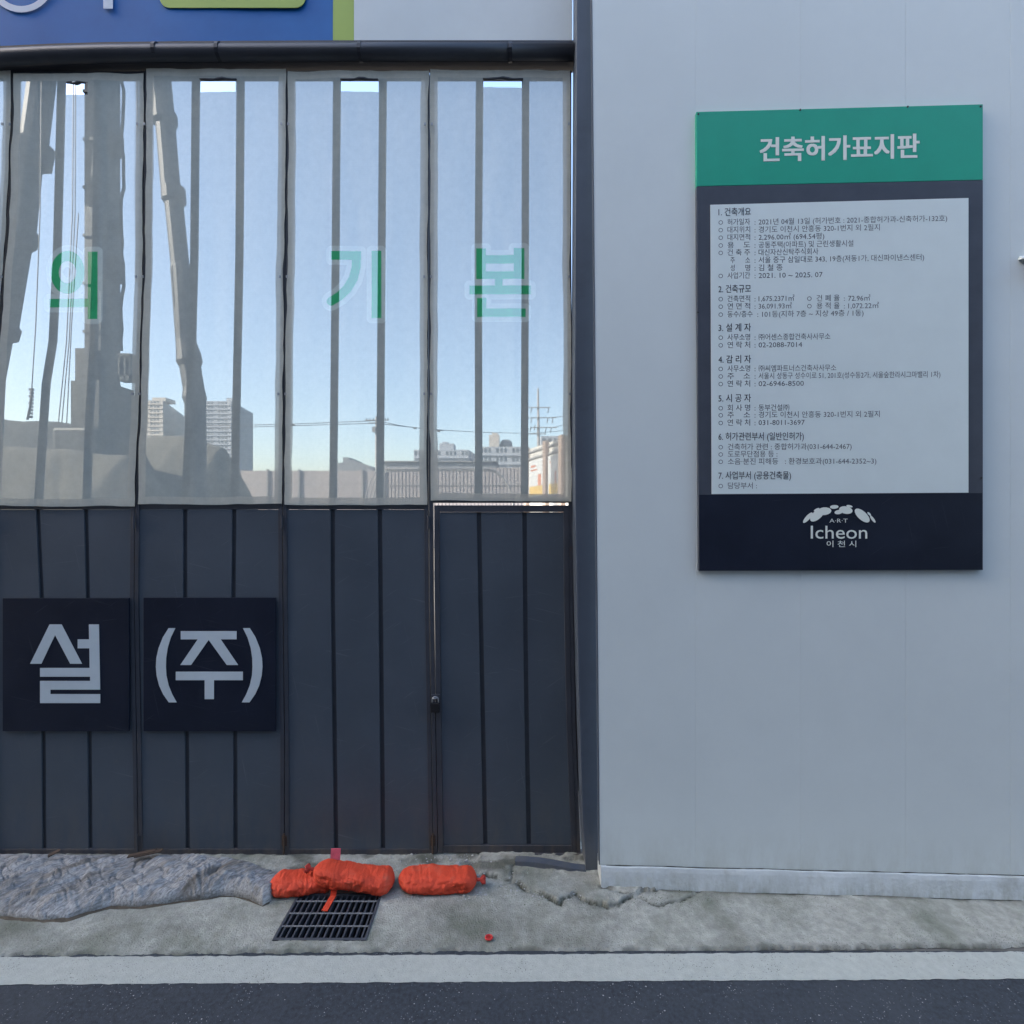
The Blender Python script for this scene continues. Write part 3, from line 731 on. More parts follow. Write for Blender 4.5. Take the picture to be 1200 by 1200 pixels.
# gate post
YP = 3.39
po = thing('gate_post', 'grey blue steel post between the gate and the white wall', 'post', (PX(690, YP), YP, 0))
b = MB()
PL = [(-220, 676), (80, 675.5), (450, 673.5), (620, 674.5), (800, 678), (960, 683), (1025, 687)]
PR = [(-220, 696), (200, 696.5), (500, 698.2), (640, 699.3), (700, 699.8), (850, 702.3), (1000, 704), (1025, 704)]
rows = [-220, 80, 200, 450, 500, 620, 700, 800, 850, 960, 1000, 1024.5]; vs = []; fs = []
for k, r in enumerate(rows):
    z = PZ(r, YP); a = PX(interp(PL, r), YP); c = PX(interp(PR, r), YP)
    vs += [(a, YP, z), (c, YP, z), (c, YP + .20, z), (a, YP + .20, z)]
    if k:
        o, w = 4 * k - 4, 4 * k
        fs += [(o, o + 1, w + 1, w), (o + 1, o + 2, w + 2, w + 1), (o + 2, o + 3, w + 3, w + 2), (o + 3, o, w, w + 3)]
w = 4 * (len(rows) - 1); fs += [(0, 3, 2, 1), (w, w + 1, w + 2, w + 3)]
b.add(vs, fs).build('shaft', 'post', po, bevel=.004)
q = P(695, 1024, YP)
MB().box(q.x - .06, q.x + .05, YP - .01, YP + .22, .004, .014).build('base_plate', 'post', po)

# bent steel channel lying under the wicket door
ch = thing('steel_channel', 'bent grey steel channel lying under the wicket door', 'steel channel', (PX(640, 3.44), 3.44, .02))
b = MB(); a0 = P(604, 1011, 3.46); a1 = P(686, 1017, 3.40)
a0.z = .055; a1.z = .045
d = (a1 - a0); nrm = Vector((0, 1, 0))
def chn(t): return a0 + d * t + Vector((0, 0, .008 * math.sin(t * 5)))
pts = [chn(t) for t in np.linspace(0, 1, 8)]
for p_, q_ in zip(pts, pts[1:]):
    b.beam(p_, q_, .055, .006); b.beam(p_ + Vector((0, -.027, -.016)), q_ + Vector((0, -.027, -.016)), .005, .034)
b.build('web', 'post', ch)
b = MB(); b.box(PX(590, G), PX(684, G), G - .03, G + .03, .012, .030); b.build('end_flange', 'gate_frame', ch)

# ---------------------------------------------------------------- white panel wall on the right
WA, WB = .30503, .01093                     # wall plane: WA*Y + WB*X = 1
def WY(X, off=0): return (1 - WB * X) / WA - off
def W(px, py, off=0):                       # photo position -> point on the wall plane (off metres in front of it)
    s = (px - 600) / 600; Y = (1 - off * WA) / (WA + WB * s)
    return Vector((s * Y, Y, CH + (600 - py) / 600 * Y))
wt = thing('panel_wall', 'white metal panel wall on a painted concrete plinth right of the gate', 'wall', (W(950, 600).x, W(950, 600).y, 0))
ZT = 6.6
seams = [693, 815.5, 938, 1061.5, 1184]
sx = [W(s, 300).x for s in seams]
stepx = sx[3] - sx[2]
for k in range(9): sx.append(sx[4] + stepx * (k + 1))
def wall_panel(xa_t, xb_t, xa_b, xb_b, z0, z1):
    g_ = .0003
    nr = 8; vs = []
    def pt(x, off, z): return (x, WY(x, off), z)
    for r in range(nr):
        t = r / (nr - 1); z = z0 + (z1 - z0) * t
        a = xa_b + (xa_t - xa_b) * t + g_; c = xb_b + (xb_t - xb_b) * t - g_
        vs += [pt(a, -.001, z), pt(a + .002, 0, z), pt((a + c) / 2, .0006 * math.sin(7 * t), z), pt(c - .002, 0, z), pt(c, -.001, z), pt(c, -.05, z), pt(a, -.05, z)]
    fs = []
    for r in range(nr - 1):
        for c in range(7): fs.append((r * 7 + c, r * 7 + (c + 1) % 7, (r + 1) * 7 + (c + 1) % 7, (r + 1) * 7 + c))
    fs += [tuple(range(7))[::-1], tuple((nr - 1) * 7 + c for c in range(7))]
    return MB().add(vs, fs).build('wall_panel', 'wall', wt)
PZ0 = .155
for k in range(len(sx) - 1):
    xa = sx[k]; xb = sx[k + 1]
    if k == 0: wall_panel(W(692.5, 0).x, xb, W(703, 1010).x, xb, PZ0, ZT)
    else: wall_panel(xa, xb, xa, xb, PZ0, ZT)
b = MB(); vs = []
for z_, px_ in ((ZT, W(692.5, 0).x), (PZ0, W(703, 1010).x)):
    y_ = WY(px_)
    vs += [(px_ - .004, y_ - .001, z_), (px_ - .0003, y_ - .001, z_), (px_ - .0003, y_ + .052, z_), (px_ - .004, y_ + .052, z_)]
b.hexa(vs[4:] + vs[:4]).build('edge_darkener', 'post', wt)  # dark plate added over the panel's sunlit end face to dim it
# backing behind the seams
b = MB(); xa = sx[0] + .10; xb = sx[-1]
b.hexa([(xa, WY(xa, -.006), PZ0), (xb, WY(xb, -.006), PZ0), (xb, WY(xb, -.048), PZ0), (xa, WY(xa, -.048), PZ0),
        (xa, WY(xa, -.006), ZT), (xb, WY(xb, -.006), ZT), (xb, WY(xb, -.048), ZT), (xa, WY(xa, -.048), ZT)])
b.v = [(x, y + .002, z) for x, y, z in b.v]
b.build('joint_backing', 'joint', wt)
# plinth
xs = np.concatenate([[W(704, 1030).x], np.arange(.62, 3.6, .02), np.arange(3.7, 9, .5)])
vs = []; prof = [(-.02, .150), (.000, .1535), (.006, .146), (.010, .12), (.013, .06), (.016, .012), (.016, -.02)]
for x in xs:
    n1 = (float(fbm(np.array([x * 7.]), np.array([0.]), 4, 51)[0]) - .47)
    n2 = (float(fbm(np.array([x * 5.]), np.array([4.]), 4, 52)[0]) - .47)
    for k, (o, z) in enumerate(prof):
        vs.append((x, WY(x, o + n2 * .008 * (1 if k > 2 else .3)), z + (n1 * .012 if k < 3 else 0)))
    vs.append((x, WY(x, -.12), -.02)); vs.append((x, WY(x, -.12), .15))
npf = len(prof) + 2; fs = []
for i in range(len(xs) - 1):
    for k in range(npf): fs.append((i * npf + k, i * npf + (k + 1) % npf, (i + 1) * npf + (k + 1) % npf, (i + 1) * npf + k))
fs += [tuple(range(npf)), tuple((len(xs) - 1) * npf + k for k in range(npf))]
MB().add(vs, fs).build('plinth', 'plinth', wt, smooth=False)
# crumbled dirt along the plinth top and foot
for nm, zz, off, seed in (('dirt_seam', .1545, .003, 1), ('foot_seam', .012, .020, 2)):
    b = MB(); vs = []; xr_ = np.arange(.60, 3.6, .012)
    for x in xr_:
        n1 = float(fbm(np.array([x * 11.]), np.array([seed * 1.]), 4, 61)[0])
        hgt = max(.0008, (n1 - .36) * .016); jj = (float(vnoise(np.array([x * 5]), np.array([seed * 3.]), 9)[0]) - .5) * .006
        vs += [(x, WY(x, off), zz + jj - hgt * .5), (x, WY(x, off), zz + jj + hgt * .5), (x, WY(x, off - .012), zz + jj + hgt * .5)]
    b.add(vs, [(3 * i + k, 3 * i + 3 + k, 3 * i + 4 + k, 3 * i + 1 + k) for i in range(len(xr_) - 1) for k in (0, 1)])
    b.build(nm, 'dirt', wt, fix=False)
# little hood at the right edge
hd = thing('wall_hood', 'small pale metal hood jutting from the white wall at the right edge', 'hood', W(1204, 300))
a = W(1193, 303); c = W(1240, 303)
MB().hexa([(a.x, a.y - .02, a.z - .012), (c.x, c.y - .11, a.z - .012), (c.x, c.y, a.z - .012), (a.x, a.y, a.z - .012),
           (a.x + .004, a.y - .02, a.z), (c.x, c.y - .10, a.z + .008), (c.x, c.y, a.z + .035), (a.x + .004, a.y, a.z + .014)]).build('hood_cover', 'wall', hd, bevel=.002)
MB().box(a.x + .05, c.x, a.y - .06, a.y + .0, a.z - .10, a.z - .013).build('hood_box', 'post', hd, bevel=.003)

# ---------------------------------------------------------------- permit sign
SO = .028                                   # the board face stands this far off the wall
def poly_on_wall(mb, pts, off, thick):
    f = [W(x, y, off) for x, y in pts]; n = len(f)
    nv = Vector((WB, WA, 0)).normalized() * thick
    mb.add(f + [p + nv for p in f], [tuple(range(n)), tuple(range(2 * n - 1, n - 1, -1))] + [(i, i + n, (i + 1) % n + n, (i + 1) % n) for i in range(n)])
    return mb
ps = thing('permit_sign', 'tall building permit notice board with a green header on the white wall', 'notice board', W(984, 669, 0))
def lerp(a, b_, t): return a + (b_ - a) * t
# a: board corners; rows measured at the left (x=816) and right (x=1152) edges
TLx, TRx, BRx, BLx = 816, 1152, 1152, 819
poly_on_wall(MB(), [(BLx, 669), (BRx, 668), (TRx, 211), (816.4, 218.5)][::-1], SO, SO).build('dark_board', 'slate', ps, bevel=.002)
poly_on_wall(MB(), [(816.4, 218.2), (TRx, 210.7), (TRx, 122), (TLx, 131)][::-1], SO, SO).build('green_header', 'green', ps, bevel=.002)
poly_on_wall(MB(), [(819.6, 668.4), (1151.4, 667.4), (1151.4, 577.8), (819.3, 579.8)][::-1], SO + .0012, .001).build('footer_board', 'navy', ps)
poly_on_wall(MB(), [(834, 579), (1135, 577.3), (1135, 232), (832.5, 240)][::-1], SO + .003, .0028).build('notice_sheet', 'paper', ps)
for x, y in ((818.5, 133.5), (938, 128.5), (1064, 124.8), (1149.5, 124.5), (818, 366), (1150.5, 560)):
    q = W(x, y, SO + .003)
    MB().tube([(q.x, q.y + .004, q.z), (q.x, q.y, q.z)], .006, 8).build('screw', 'black', ps)

def text_mesh(txt, bold=0.0, res=2):
    cu = bpy.data.curves.new('t', 'FONT'); cu.body = txt; cu.size = 1; cu.resolution_u = res; cu.offset = bold; cu.fill_mode = 'FRONT'
    ob = bpy.data.objects.new('t', cu); COL.objects.link(ob)
    dg = bpy.context.evaluated_depsgraph_get()
    me = bpy.data.meshes.new_from_object(ob.evaluated_get(dg))
    vs = [tuple(v.co) for v in me.vertices]; fs = [tuple(p.vertices) for p in me.polygons]
    bpy.data.objects.remove(ob); bpy.data.curves.remove(cu); bpy.data.meshes.remove(me)
    return vs, fs
def place_text(txt, x0, x1, ybase, h, off, mb, bold=0.0, xref=None, res=2):
    """text of cap height h px whose left end is x0, right end x1 (photo columns), baseline at row ybase, level on the wall"""
    if bold:
        for j, (bx, by) in enumerate(((1, .6), (-1, .6), (1, -.6), (-1, -.6), (0, 0))):
            place_text(txt, x0 + bx * bold * h, x1 + bx * bold * h, ybase + by * bold * h, h, off + j * .00015, mb, 0, None, res)
        return
    vs, fs = text_mesh(txt, bold, res)
    if not vs: print('NO GLYPH', txt); return
    xa = min(v[0] for v in vs); xb = max(v[0] for v in vs)
    A = W(x0, ybase, off); Bq = W(x1, ybase, off)
    Lw = math.hypot(Bq.x - A.x, Bq.y - A.y); dx = (Bq - A); dx.z = 0; dx.normalize()
    k = Lw / (xb - xa); s = h / 600 * A.y / .80            # glyph body about 0.8 em tall
    out = []
    for v in vs: out.append(A + dx * ((v[0] - xa) * k) + Vector((0, 0, 1)) * (v[1] * s))
    mb.add(out, fs)
OT = SO + .0035
mt = MB(); place_text('건축허가표지판', 891, 1077, 187, 24.5, SO + .0012, mt, bold=.034, res=4); mt.build('title_lettering', 'title', ps, fix=False)
heads = [('1. 건축개요', 842, 880, 252.3), ('2. 건축규모', 842, 880, 342.5), ('3. 설 계 자', 842, 880, 387.8), ('4. 감 리 자', 842, 880, 425),
         ('5. 시 공 자', 842, 880, 470.5), ('6. 허가관련부서 (일반인허가)', 842, 942, 515.4), ('7. 사업부서 (공용건축물)', 842, 927, 561)]
mh = MB()
for t, a, c, y in heads: place_text(t, a, c, y, 8.3, OT, mh, bold=.006)
mh.build('heading_lettering', 'ink_dark', ps, fix=False, kind='stuff')
rowsT = [(263.3, '허가일자', '2021년 04월 13일 (허가번호 : 2021-종합허가과-신축허가-132호)', 1110),
         (272.3, '대지위치', '경기도 이천시 안흥동 320-1번지 외 2필지', 1031), (281.2, '대지면적', '2,296.00㎡ (694.54평)', 966),
         (290.3, '용    도', '공동주택(아파트) 및 근린생활시설', 1000), (299, '건 축 주', '대신자산신탁주식회사', 959),
         (307.9, None, '서울 중구 삼일대로 343, 19층(저동1가, 대신파이낸스센터)', 1083), (317, None, '김 철 종', 917),
         (326, '사업기간', '2021. 10 ~ 2025. 07', 964), (353.2, '건축면적', '1,675.2371㎡', 931), (362, '연 면 적', '36,091.93㎡', 928),
         (398.3, '사무소명', '㈜어센스종합건축사사무소', 973), (407.3, '연 락 처', '02-2088-7014', 940),
         (435, '사무소명', '㈜씨엠파트너스건축사사무소', 980), (443.8, '주    소', '서울시 성동구 성수이로 51, 201호(성수동2가, 서울숲한라시그마밸리 1차)', 1102),
         (452.7, '연 락 처', '02-6946-8500', 942), (481, '회 사 명', '동부건설㈜', 925), (489.3, '주    소', '경기도 이천시 안흥동 320-1번지 외 2필지', 1031),
         (498.3, '연 락 처', '031-8011-3697', 943)]
mi = MB(); HH = 6.7
def bullet(y, x=844.6):
    c = W(x, y - 2.6, OT); n = 12; vs = []
    for k in range(n):
        a = 2 * math.pi * k / n
        for rr in (.0135, .0100): vs.append((c.x + rr * math.cos(a), WY(c.x + rr * math.cos(a), OT), c.z + rr * math.sin(a)))
    mi.add(vs, [(2 * k, 2 * k + 1, (2 * k + 3) % (2 * n), (2 * k + 2) % (2 * n)) for k in range(n)])
for y, key, val, xe in rowsT:
    if key: bullet(y); place_text(key, 852.5, 879, y, HH, OT, mi)
    place_text(':', 884.3, 885.3, y, HH, OT, mi)
    place_text(val, 889, xe, y - .2, HH, OT, mi)
for y, a, c in ((307.9, '주', '소'), (317, '성', '명')):
    place_text(a, 856, 861, y, HH, OT, mi); place_text(c, 873.5, 879, y, HH, OT, mi)
bullet(371.3); place_text('동수/층수', 852.5, 882, 371.3, HH, OT, mi); place_text(': 101동(지하 7층 ~ 지상 49층 / 1동)', 887.5, 1012, 371.3, HH, OT, mi)
for y, k, v, xe in ((352.5, '건 폐 율', '72.96㎡', 1020), (361.4, '용 적 율', '1,072.22㎡', 1030)):
    bullet(y, 948.5); place_text(k, 957, 984, y, HH, OT, mi); place_text(':', 989, 990, y, HH, OT, mi); place_text(v, 994, xe, y, HH, OT, mi)
for y, t, xe in ((526.7, '건축허가 관련 : 종합허가과(031-644-2467)', 998), (535.2, '도로무단점용 등 :', 911), (543.8, '소음·분진 피해등   : 환경보호과(031-644-2352~3)', 1027), (572.2, '담당부서 :', 887)):
    bullet(y); place_text(t, 853, xe, y, HH, OT, mi)
mi.build('notice_lettering', 'ink', ps, fix=False, kind='stuff')
# city emblem: an arch of ovals over the name
OF = SO + .0032
me_ = MB()
def e7(x, y): return 900 + x / 7.5, 570 + y / 7.5
def blob(cx, cy, rx, ry, ang, off):
    n = 20; a0 = R(ang); pts = []
    for k in range(n):
        a = 2 * math.pi * k / n; u = rx * math.cos(a); v = ry * math.sin(a)
        pts.append(e7(cx + u * math.cos(a0) - v * math.sin(a0), cy + u * math.sin(a0) + v * math.cos(a0)))
    me_.add([W(x, y, off) for x, y in pts], [tuple(range(n))])
for k, a in enumerate(((350, 275, 60, 19, -48), (427, 205, 27, 10, -28), (433, 250, 78, 38, -42), (495, 218, 62, 34, -5), (582, 180, 38, 17, -3),
          (620, 226, 36, 19, -8), (684, 208, 60, 33, 10), (716, 174, 28, 10, 12), (828, 256, 82, 38, 42), (890, 242, 22, 9, 45), (921, 288, 38, 12, 53))):
    blob(*a, OF + .0003 * k)
me_.build('emblem', 'title', ps, fix=False)
mf = MB()
place_text('A·R·T', *[e7(x, 0)[0] for x in (540, 700)], e7(0, 318)[1], 5.3, OF, mf)
place_text('Icheon', *[e7(x, 0)[0] for x in (376, 872)], e7(0, 458)[1], 17.5, OF, mf, bold=.004, res=4)
place_text('이 천 시', *[e7(x, 0)[0] for x in (515, 775)], e7(0, 528)[1], 6.6, OF, mf, bold=.012)
mf.build('emblem_lettering', 'title', ps, fix=False)

# ---------------------------------------------------------------- felt sheet heaped along the foot of the gate
FE = [(-120, 1070), (0, 1078), (50, 1083), (80, 1081), (105, 1073), (130, 1067), (165, 1067), (190, 1064), (215, 1060), (240, 1058), (258, 1054), (275, 1054), (292, 1058), (308, 1065), (316, 1061), (323, 1048), (331, 1036)]
pxs = np.arange(-110, 331.5, 1.0); ns = 58
vs = []
XX, TT = np.meshgrid(pxs, np.linspace(0, 1, ns))
YFr = np.array([gY(interp(FE, p)) for p in pxs])[None, :]
YBk = np.array([gY(interp([(-120, 1004), (220, 1006), (290, 1016), (331, 1030)], p)) for p in pxs])[None, :]
YY = YFr + (YBk - YFr) * TT
XW = (XX - 600) / 600 * YY
hmax = np.interp(pxs, [-110, 60, 120, 180, 230, 290, 322, 331], [.085, .085, .075, .085, .105, .095, .07, .03])[None, :] * 1.22
prof_ = np.clip(TT / .16, 0, 1) ** .45 * (1 - .42 * TT) * np.clip((1.0 - TT) / .2, 0, 1) ** .5
w1 = XW + (fbm(XW * 4, YY * 4, 3, 101) - .45) * .35; w2 = YY + (fbm(XW * 4 + 9, YY * 4, 3, 102) - .45) * .3
f1 = 1 - np.abs(2 * fbm((w1 * 1.0 + w2 * 1.1) * 5.0, (w2 - .6 * w1) * 1.6, 4, 103) - 1)        # slanting folds
f2 = fbm(w1 * 16 + w2 * 14, w2 * 9, 4, 104)
f3 = 1 - np.abs(2 * fbm(w1 * 26, w2 * 15, 3, 107) - 1)
f4 = 1 - np.abs(2 * vnoise((w1 * 1.0 + w2 * 1.6) * 15, (w2 - .8 * w1) * 5.0, 111) - 1)
f5 = fbm(XW * 75, YY * 60, 2, 113)
ca_, sa_ = math.cos(.95), math.sin(.95)                       # strands and creases run slantwise
al_ = XW * ca_ + YY * sa_; ac_ = -XW * sa_ + YY * ca_ + (fbm(XW * 5, YY * 5, 2, 115) - .4) * .10
f6 = 1 - np.abs(2 * vnoise(al_ * 7, ac_ * 34, 116) - 1); f7 = vnoise(al_ * 22, ac_ * 120, 117); f8 = 1 - np.abs(2 * vnoise(al_ * 3.2, ac_ * 13, 118) - 1)
HH_ = prof_ * (hmax * (.62 + .38 * f1) + (f8 - .6) * .028 + (f2 - .45) * .010 - .016 * f6 ** 3 + (f7 - .5) * .009 - .018 * f4 ** 6) + .014
HH_ = np.where(TT < .001, .004, HH_)
YY2 = YY - .02 * prof_ * (f1 - .6)
b = MB(); b.v = list(zip(XW.ravel().tolist(), YY2.ravel().tolist(), HH_.ravel().tolist())); b.f = grid_faces(ns, len(pxs))
# underside lip, so that the sheet has thickness
n0 = len(b.v); npx = len(pxs)
b.v += [(b.v[c][0], b.v[c][1] + .02, -.004) for c in range(npx)]
b.f += [(c, n0 + c, n0 + c + 1, c + 1) for c in range(npx - 1)]
n1 = len(b.v)
b.v += [(b.v[r * npx + npx - 1][0] , b.v[r * npx + npx - 1][1], -.004) for r in range(ns)]
b.f += [(r * npx + npx - 1, n1 + r, n1 + r + 1, (r + 1) * npx + npx - 1) for r in range(ns - 1)]
fl = thing('felt_sheet', 'dirty blue grey felt sheet crumpled in folds along the foot of the gate', 'felt sheet', (PX(160, 3.2), 3.2, 0))
b.build('cloth', 'felt', fl, smooth=True, fix=False)
b = MB(); vs = []; pq = np.arange(-110, 318, 2.0)
for p in pq:
    y = gY(interp(FE, p)) ; x = PX(p, y); n_ = float(fbm(np.array([p / 12.]), np.array([1.]), 3, 110)[0])
    vs += [(x, y - .012 * n_ - .004, .010), (x, y + .004, .018 + .012 * n_), (x, y + .03, .008)]
b.add(vs, [(3 * i + k, 3 * i + 3 + k, 3 * i + 4 + k, 3 * i + 1 + k) for i in range(len(pq) - 1) for k in (0, 1)])
b.build('muddy_edge', 'felt_edge', fl, smooth=True, fix=False)
# loose strips poking out of the back of the sheet
for (p0, p1) in (((150, 1014), (183, 1008)), ((158, 1020), (190, 1011)), ((56, 1012), (70, 1019))):
    a = Vector((PX(p0[0], 3.42), 3.42, .10)); c = Vector((PX(p1[0], 3.46), 3.46, .115))
    MB().beam(a, c, .03, .008).build('loose_strip', 'rust', fl)

# ---------------------------------------------------------------- orange sandbags
def sandbag(label, a, c, ry, rz, seed, neck_at, zlift=0, creases=5, sag=.0):
    a = Vector(a); c = Vector(c); n_s, n_r = 110, 64
    d = (c - a); L = d.length; d.normalize(); side = Vector((-d.y, d.x, 0)).normalized(); up = side.cross(d) * -1
    if up.z < 0: up = -up
    root = thing('sandbag', label, 'sandbag', (a + c) / 2 - Vector((0, 0, rz)), 'orange sandbags in front of the gate')
    tt, kk = np.meshgrid(np.linspace(0, 1, n_s + 1), np.arange(n_r), indexing='ij')
    th = 2 * np.pi * kk / n_r; cs, sn = np.cos(th), np.sin(th)
    e0 = np.minimum(1, tt / .20); e1 = np.minimum(1, (1 - tt) / .14)
    env = np.maximum((np.sin(e0 * np.pi / 2) ** .55) * (np.sin(e1 * np.pi / 2) ** .55), .06)
    g1 = fbm(tt * 5 + seed, cs * .9 + 5 + sn, 3, seed) - .45
    wr = 1 - np.abs(2 * vnoise(tt * creases * 5 + cs * 1.2 + seed, sn * 1.4 + 3, seed + 3) - 1)
    fold = 1 - np.abs(2 * vnoise(tt * 5 + cs * 1.6 + seed, sn * 2.2 - tt * 4 + 9, seed + 5) - 1)
    fold2 = 1 - np.abs(2 * vnoise(tt * 16 - cs * 1.3 + seed, sn * 3.0 + tt * 5 + 19, seed + 6) - 1)
    end = np.exp(-(tt / .16) ** 2) + np.exp(-((1 - tt) / .13) ** 2)
    pleat = .10 * end * np.abs(np.sin(th * 5.5 + seed)) - .05 * end
    m_ = env * (1 + .42 * g1 - .05 * wr ** 4 - .085 * fold ** 6 - .035 * fold2 ** 6 + pleat)
    ex = .78
    uu = np.sign(cs) * np.abs(cs) ** ex * ry * m_; vv = np.sign(sn) * np.abs(sn) ** ex * rz * m_
    vs = []
    for i in range(n_s + 1):
        t = i / n_s; p = a + d * (L * t) - Vector((0, 0, sag * 4 * t * (1 - t)))
        for k in range(n_r): vs.append(p + side * float(uu[i, k]) + up * float(vv[i, k]))
    zmin = min(v.z for v in vs)
    fs = [(i * n_r + k, i * n_r + (k + 1) % n_r, (i + 1) * n_r + (k + 1) % n_r, (i + 1) * n_r + k) for i in range(n_s) for k in range(n_r)]
    fs += [tuple(range(n_r))[::-1], tuple(n_s * n_r + k for k in range(n_r))]
    MB().add(vs, fs).build('sack', 'orange', root, smooth=True)
    # tied neck: a tight collar, then a frilled tuft
    for end in neck_at:
        o = a if end == 0 else c; dd = (-d if end == 0 else d); o = o - Vector((0, 0, 0))
        nv = []; nf = []; nr = 18; prof = [(0, .010), (.010, .011), (.018, .008), (.028, .016), (.042, .024), (.052, .020)]
        for j, (s_, r_) in enumerate(prof):
            for k in range(nr):
                th = 2 * math.pi * k / nr; rr = r_ * (1 + (.35 if j > 2 else .05) * math.sin(k * 5 * 2 * math.pi / nr + j))
                nv.append(o + dd * (s_ + (.006 * math.sin(k * 2.3) if j > 3 else 0)) + side * rr * math.cos(th) + up * rr * math.sin(th))
            if j:
                for k in range(nr): nf.append(((j - 1) * nr + k, (j - 1) * nr + (k + 1) % nr, j * nr + (k + 1) % nr, j * nr + k))
        nf.append(tuple(range(nr))); nf.append(tuple((len(prof) - 1) * nr + k for k in range(nr)))
        MB().add(nv, nf).build('tied_neck', 'orange_dark', root, smooth=True)
    return root
YG = 3.265
sandbag('orange sandbag lying alone at the right, tied at its right end', (PX(467, YG), YG, .068), (PX(559, YG), YG, .056), .098, .058, 3, (1,))
sandbag('lowest orange sandbag, pinned under another beside the felt sheet', (PX(316, 3.22), 3.22, .062), (PX(392, 3.26), 3.27, .056), .092, .053, 8, ())
sandbag('middle orange sandbag resting over its neighbour, knotted at its left end', (PX(369, 3.25), 3.23, .145), (PX(463, 3.25), 3.23, .068), .095, .060, 12, (0,), creases=8, sag=.012)
# pink tag and loose orange strap
q = P(392, 1012, 3.38)
tg = MB().add([(q.x - .034, 3.385, .02), (q.x + .030, 3.385, .02), (q.x + .034, 3.40, .165), (q.x - .030, 3.40, .165),
               (q.x - .034, 3.388, .02), (q.x + .030, 3.388, .02), (q.x + .034, 3.403, .165), (q.x - .030, 3.403, .165)],
              [(0, 1, 2, 3), (7, 6, 5, 4), (0, 4, 5, 1), (1, 5, 6, 2), (2, 6, 7, 3), (3, 7, 4, 0)]).build('pink_tag', 'pink')
tag(tg, 'pink paper tag standing up behind the sandbags', 'tag')
st = MB(); x = PX(386, 3.10)
st.beam((x, 3.165, .028), (x - .012, 3.05, .024), .036, .004)
st.beam((x, 3.165, .028), (x + .004, 3.172, .07), .036, .004)
tag(st.build('orange_strap', 'orange'), 'short orange strap end hanging onto the drain grate', 'strap')
# red bottle cap with a chipped rim
q = P(573, 1102, gY(1103)); q.z = .018
cp_ = thing('red_cap', 'small red plastic cap lying on the concrete', 'cap', (q.x, q.y, q.z - .004))
pts = [(q.x + .019 * math.cos(a), q.y + .016 * math.sin(a), q.z + .004) for a in np.linspace(0, 2 * math.pi, 17)]
MB().tube(pts, .005, 6, cap=False).build('rim', 'red', cp_, smooth=True)
MB().tube([(q.x, q.y, q.z - .002), (q.x, q.y, q.z + .001)], .017, 12).build('disc', 'orange_dark', cp_)

# mortar crumbs and moss on the apron, one scattered heap each
def crumbs(name, label, cat, m, n_, region, smin, smax, seed):
    rnd = random.Random(seed); b = MB()
    for _ in range(n_):
        px = rnd.uniform(region[0], region[1]); py = region[2] + (region[3] - region[2]) * rnd.random() ** 1.3; y = gY(py); x = PX(px, y)
        if y > 3.68: continue
        s = rnd.uniform(smin, smax) * (.4 + rnd.random()); an = rnd.random() * 6
        z = .016 + .010 * (y - 2.8) if y > 2.80 else .0
        pts = []
        for k in range(5):
            a = an + 2 * math.pi * k / 5 + rnd.uniform(-.3, .3); r_ = s * rnd.uniform(.6, 1.2)
            pts.append((x + r_ * math.cos(a), y + r_ * math.sin(a) * .8, z))
        top = (x + rnd.uniform(-.3, .3) * s, y, z + s * rnd.uniform(.4, .9))
        b.add(pts + [top], [(k, (k + 1) % 5, 5) for k in range(5)])
    o = b.build(name, m, fix=False); tag(o, label, cat, kind='stuff'); return o
crumbs('mortar_crumbs', 'pale mortar crumbs scattered on the concrete under the gate', 'rubble', 'chip', 700, (440, 720, 1004, 1060), .002, .008, 1)
crumbs('moss_crumbs', 'dark moss and grit along the cracks by the wall foot', 'moss', 'moss', 500, (610, 830, 1044, 1066), .001, .004, 2)
crumbs('grit', 'dark grit along the pavement edge', 'grit', 'dirt', 700, (-20, 1220, 1100, 1116), .0008, .003, 3)
crumbs('pebbles', 'tiny pale pebbles loose on the asphalt in front of the white line', 'pebbles', 'chip', 170, (-10, 1210, 1152, 1199), .0015, .004, 4)
for k, (px, py, s) in enumerate(((536, 1016, .022), (546, 1013, .014), (528, 1012, .012), (441, 1022, .03), (575, 1015, .012))):
    y = gY(py); x = PX(px, y)
    o = MB().hexa([(x - s, y - s * .4, .02), (x + s * .7, y - s * .5, .02), (x + s, y + s * .5, .022), (x - s * .6, y + s * .5, .022),
               (x - s * .9, y - s * .3, .03), (x + s * .6, y - s * .4, .034), (x + s * .8, y + s * .4, .036), (x - s * .5, y + s * .4, .03)]).build('mortar_chip', 'chip', bevel=.002)
    tag(o, ['flat white mortar chip in front of the wicket door', 'white chip right of the flat one, under the padlock', 'small white chip left of the flat one under the padlock', 'pale chip behind the middle sandbag', 'white chip near the steel channel'][k], 'chip')

# ---------------------------------------------------------------- unseen buildings added across the road behind the viewer to keep this side in shade
def shade_building(label, x0, x1, y0, y1, H, floors, bays):
    t = thing('shade_building', label, 'building', ((x0 + x1) / 2, (y0 + y1) / 2, 0), 'added shade buildings across the road')
    MB().box(x0, x1, y0, y1, -.01, H).build('walls', 'brick_wall', t)
    MB().box(x0 - .2, x1 + .2, y0 - .2, y1 + .2, H + .002, H + .5).build('parapet', 'brick_wall', t)
    for j in range(floors):
        for k in range(bays):
            xa = x0 + (x1 - x0) * (k + .2) / bays; xb = x0 + (x1 - x0) * (k + .8) / bays
            za = H * (j + .3) / floors; zb = H * (j + .8) / floors
            f = MB().box(xa, xb, y1 - .05, y1 + .06, za, zb).build('window', 'fence_dark', t)
            MB().box(xa + .06, xb - .06, y1 + .062, y1 + .07, za + .06, zb - .06).build('pane', 'glass', f)
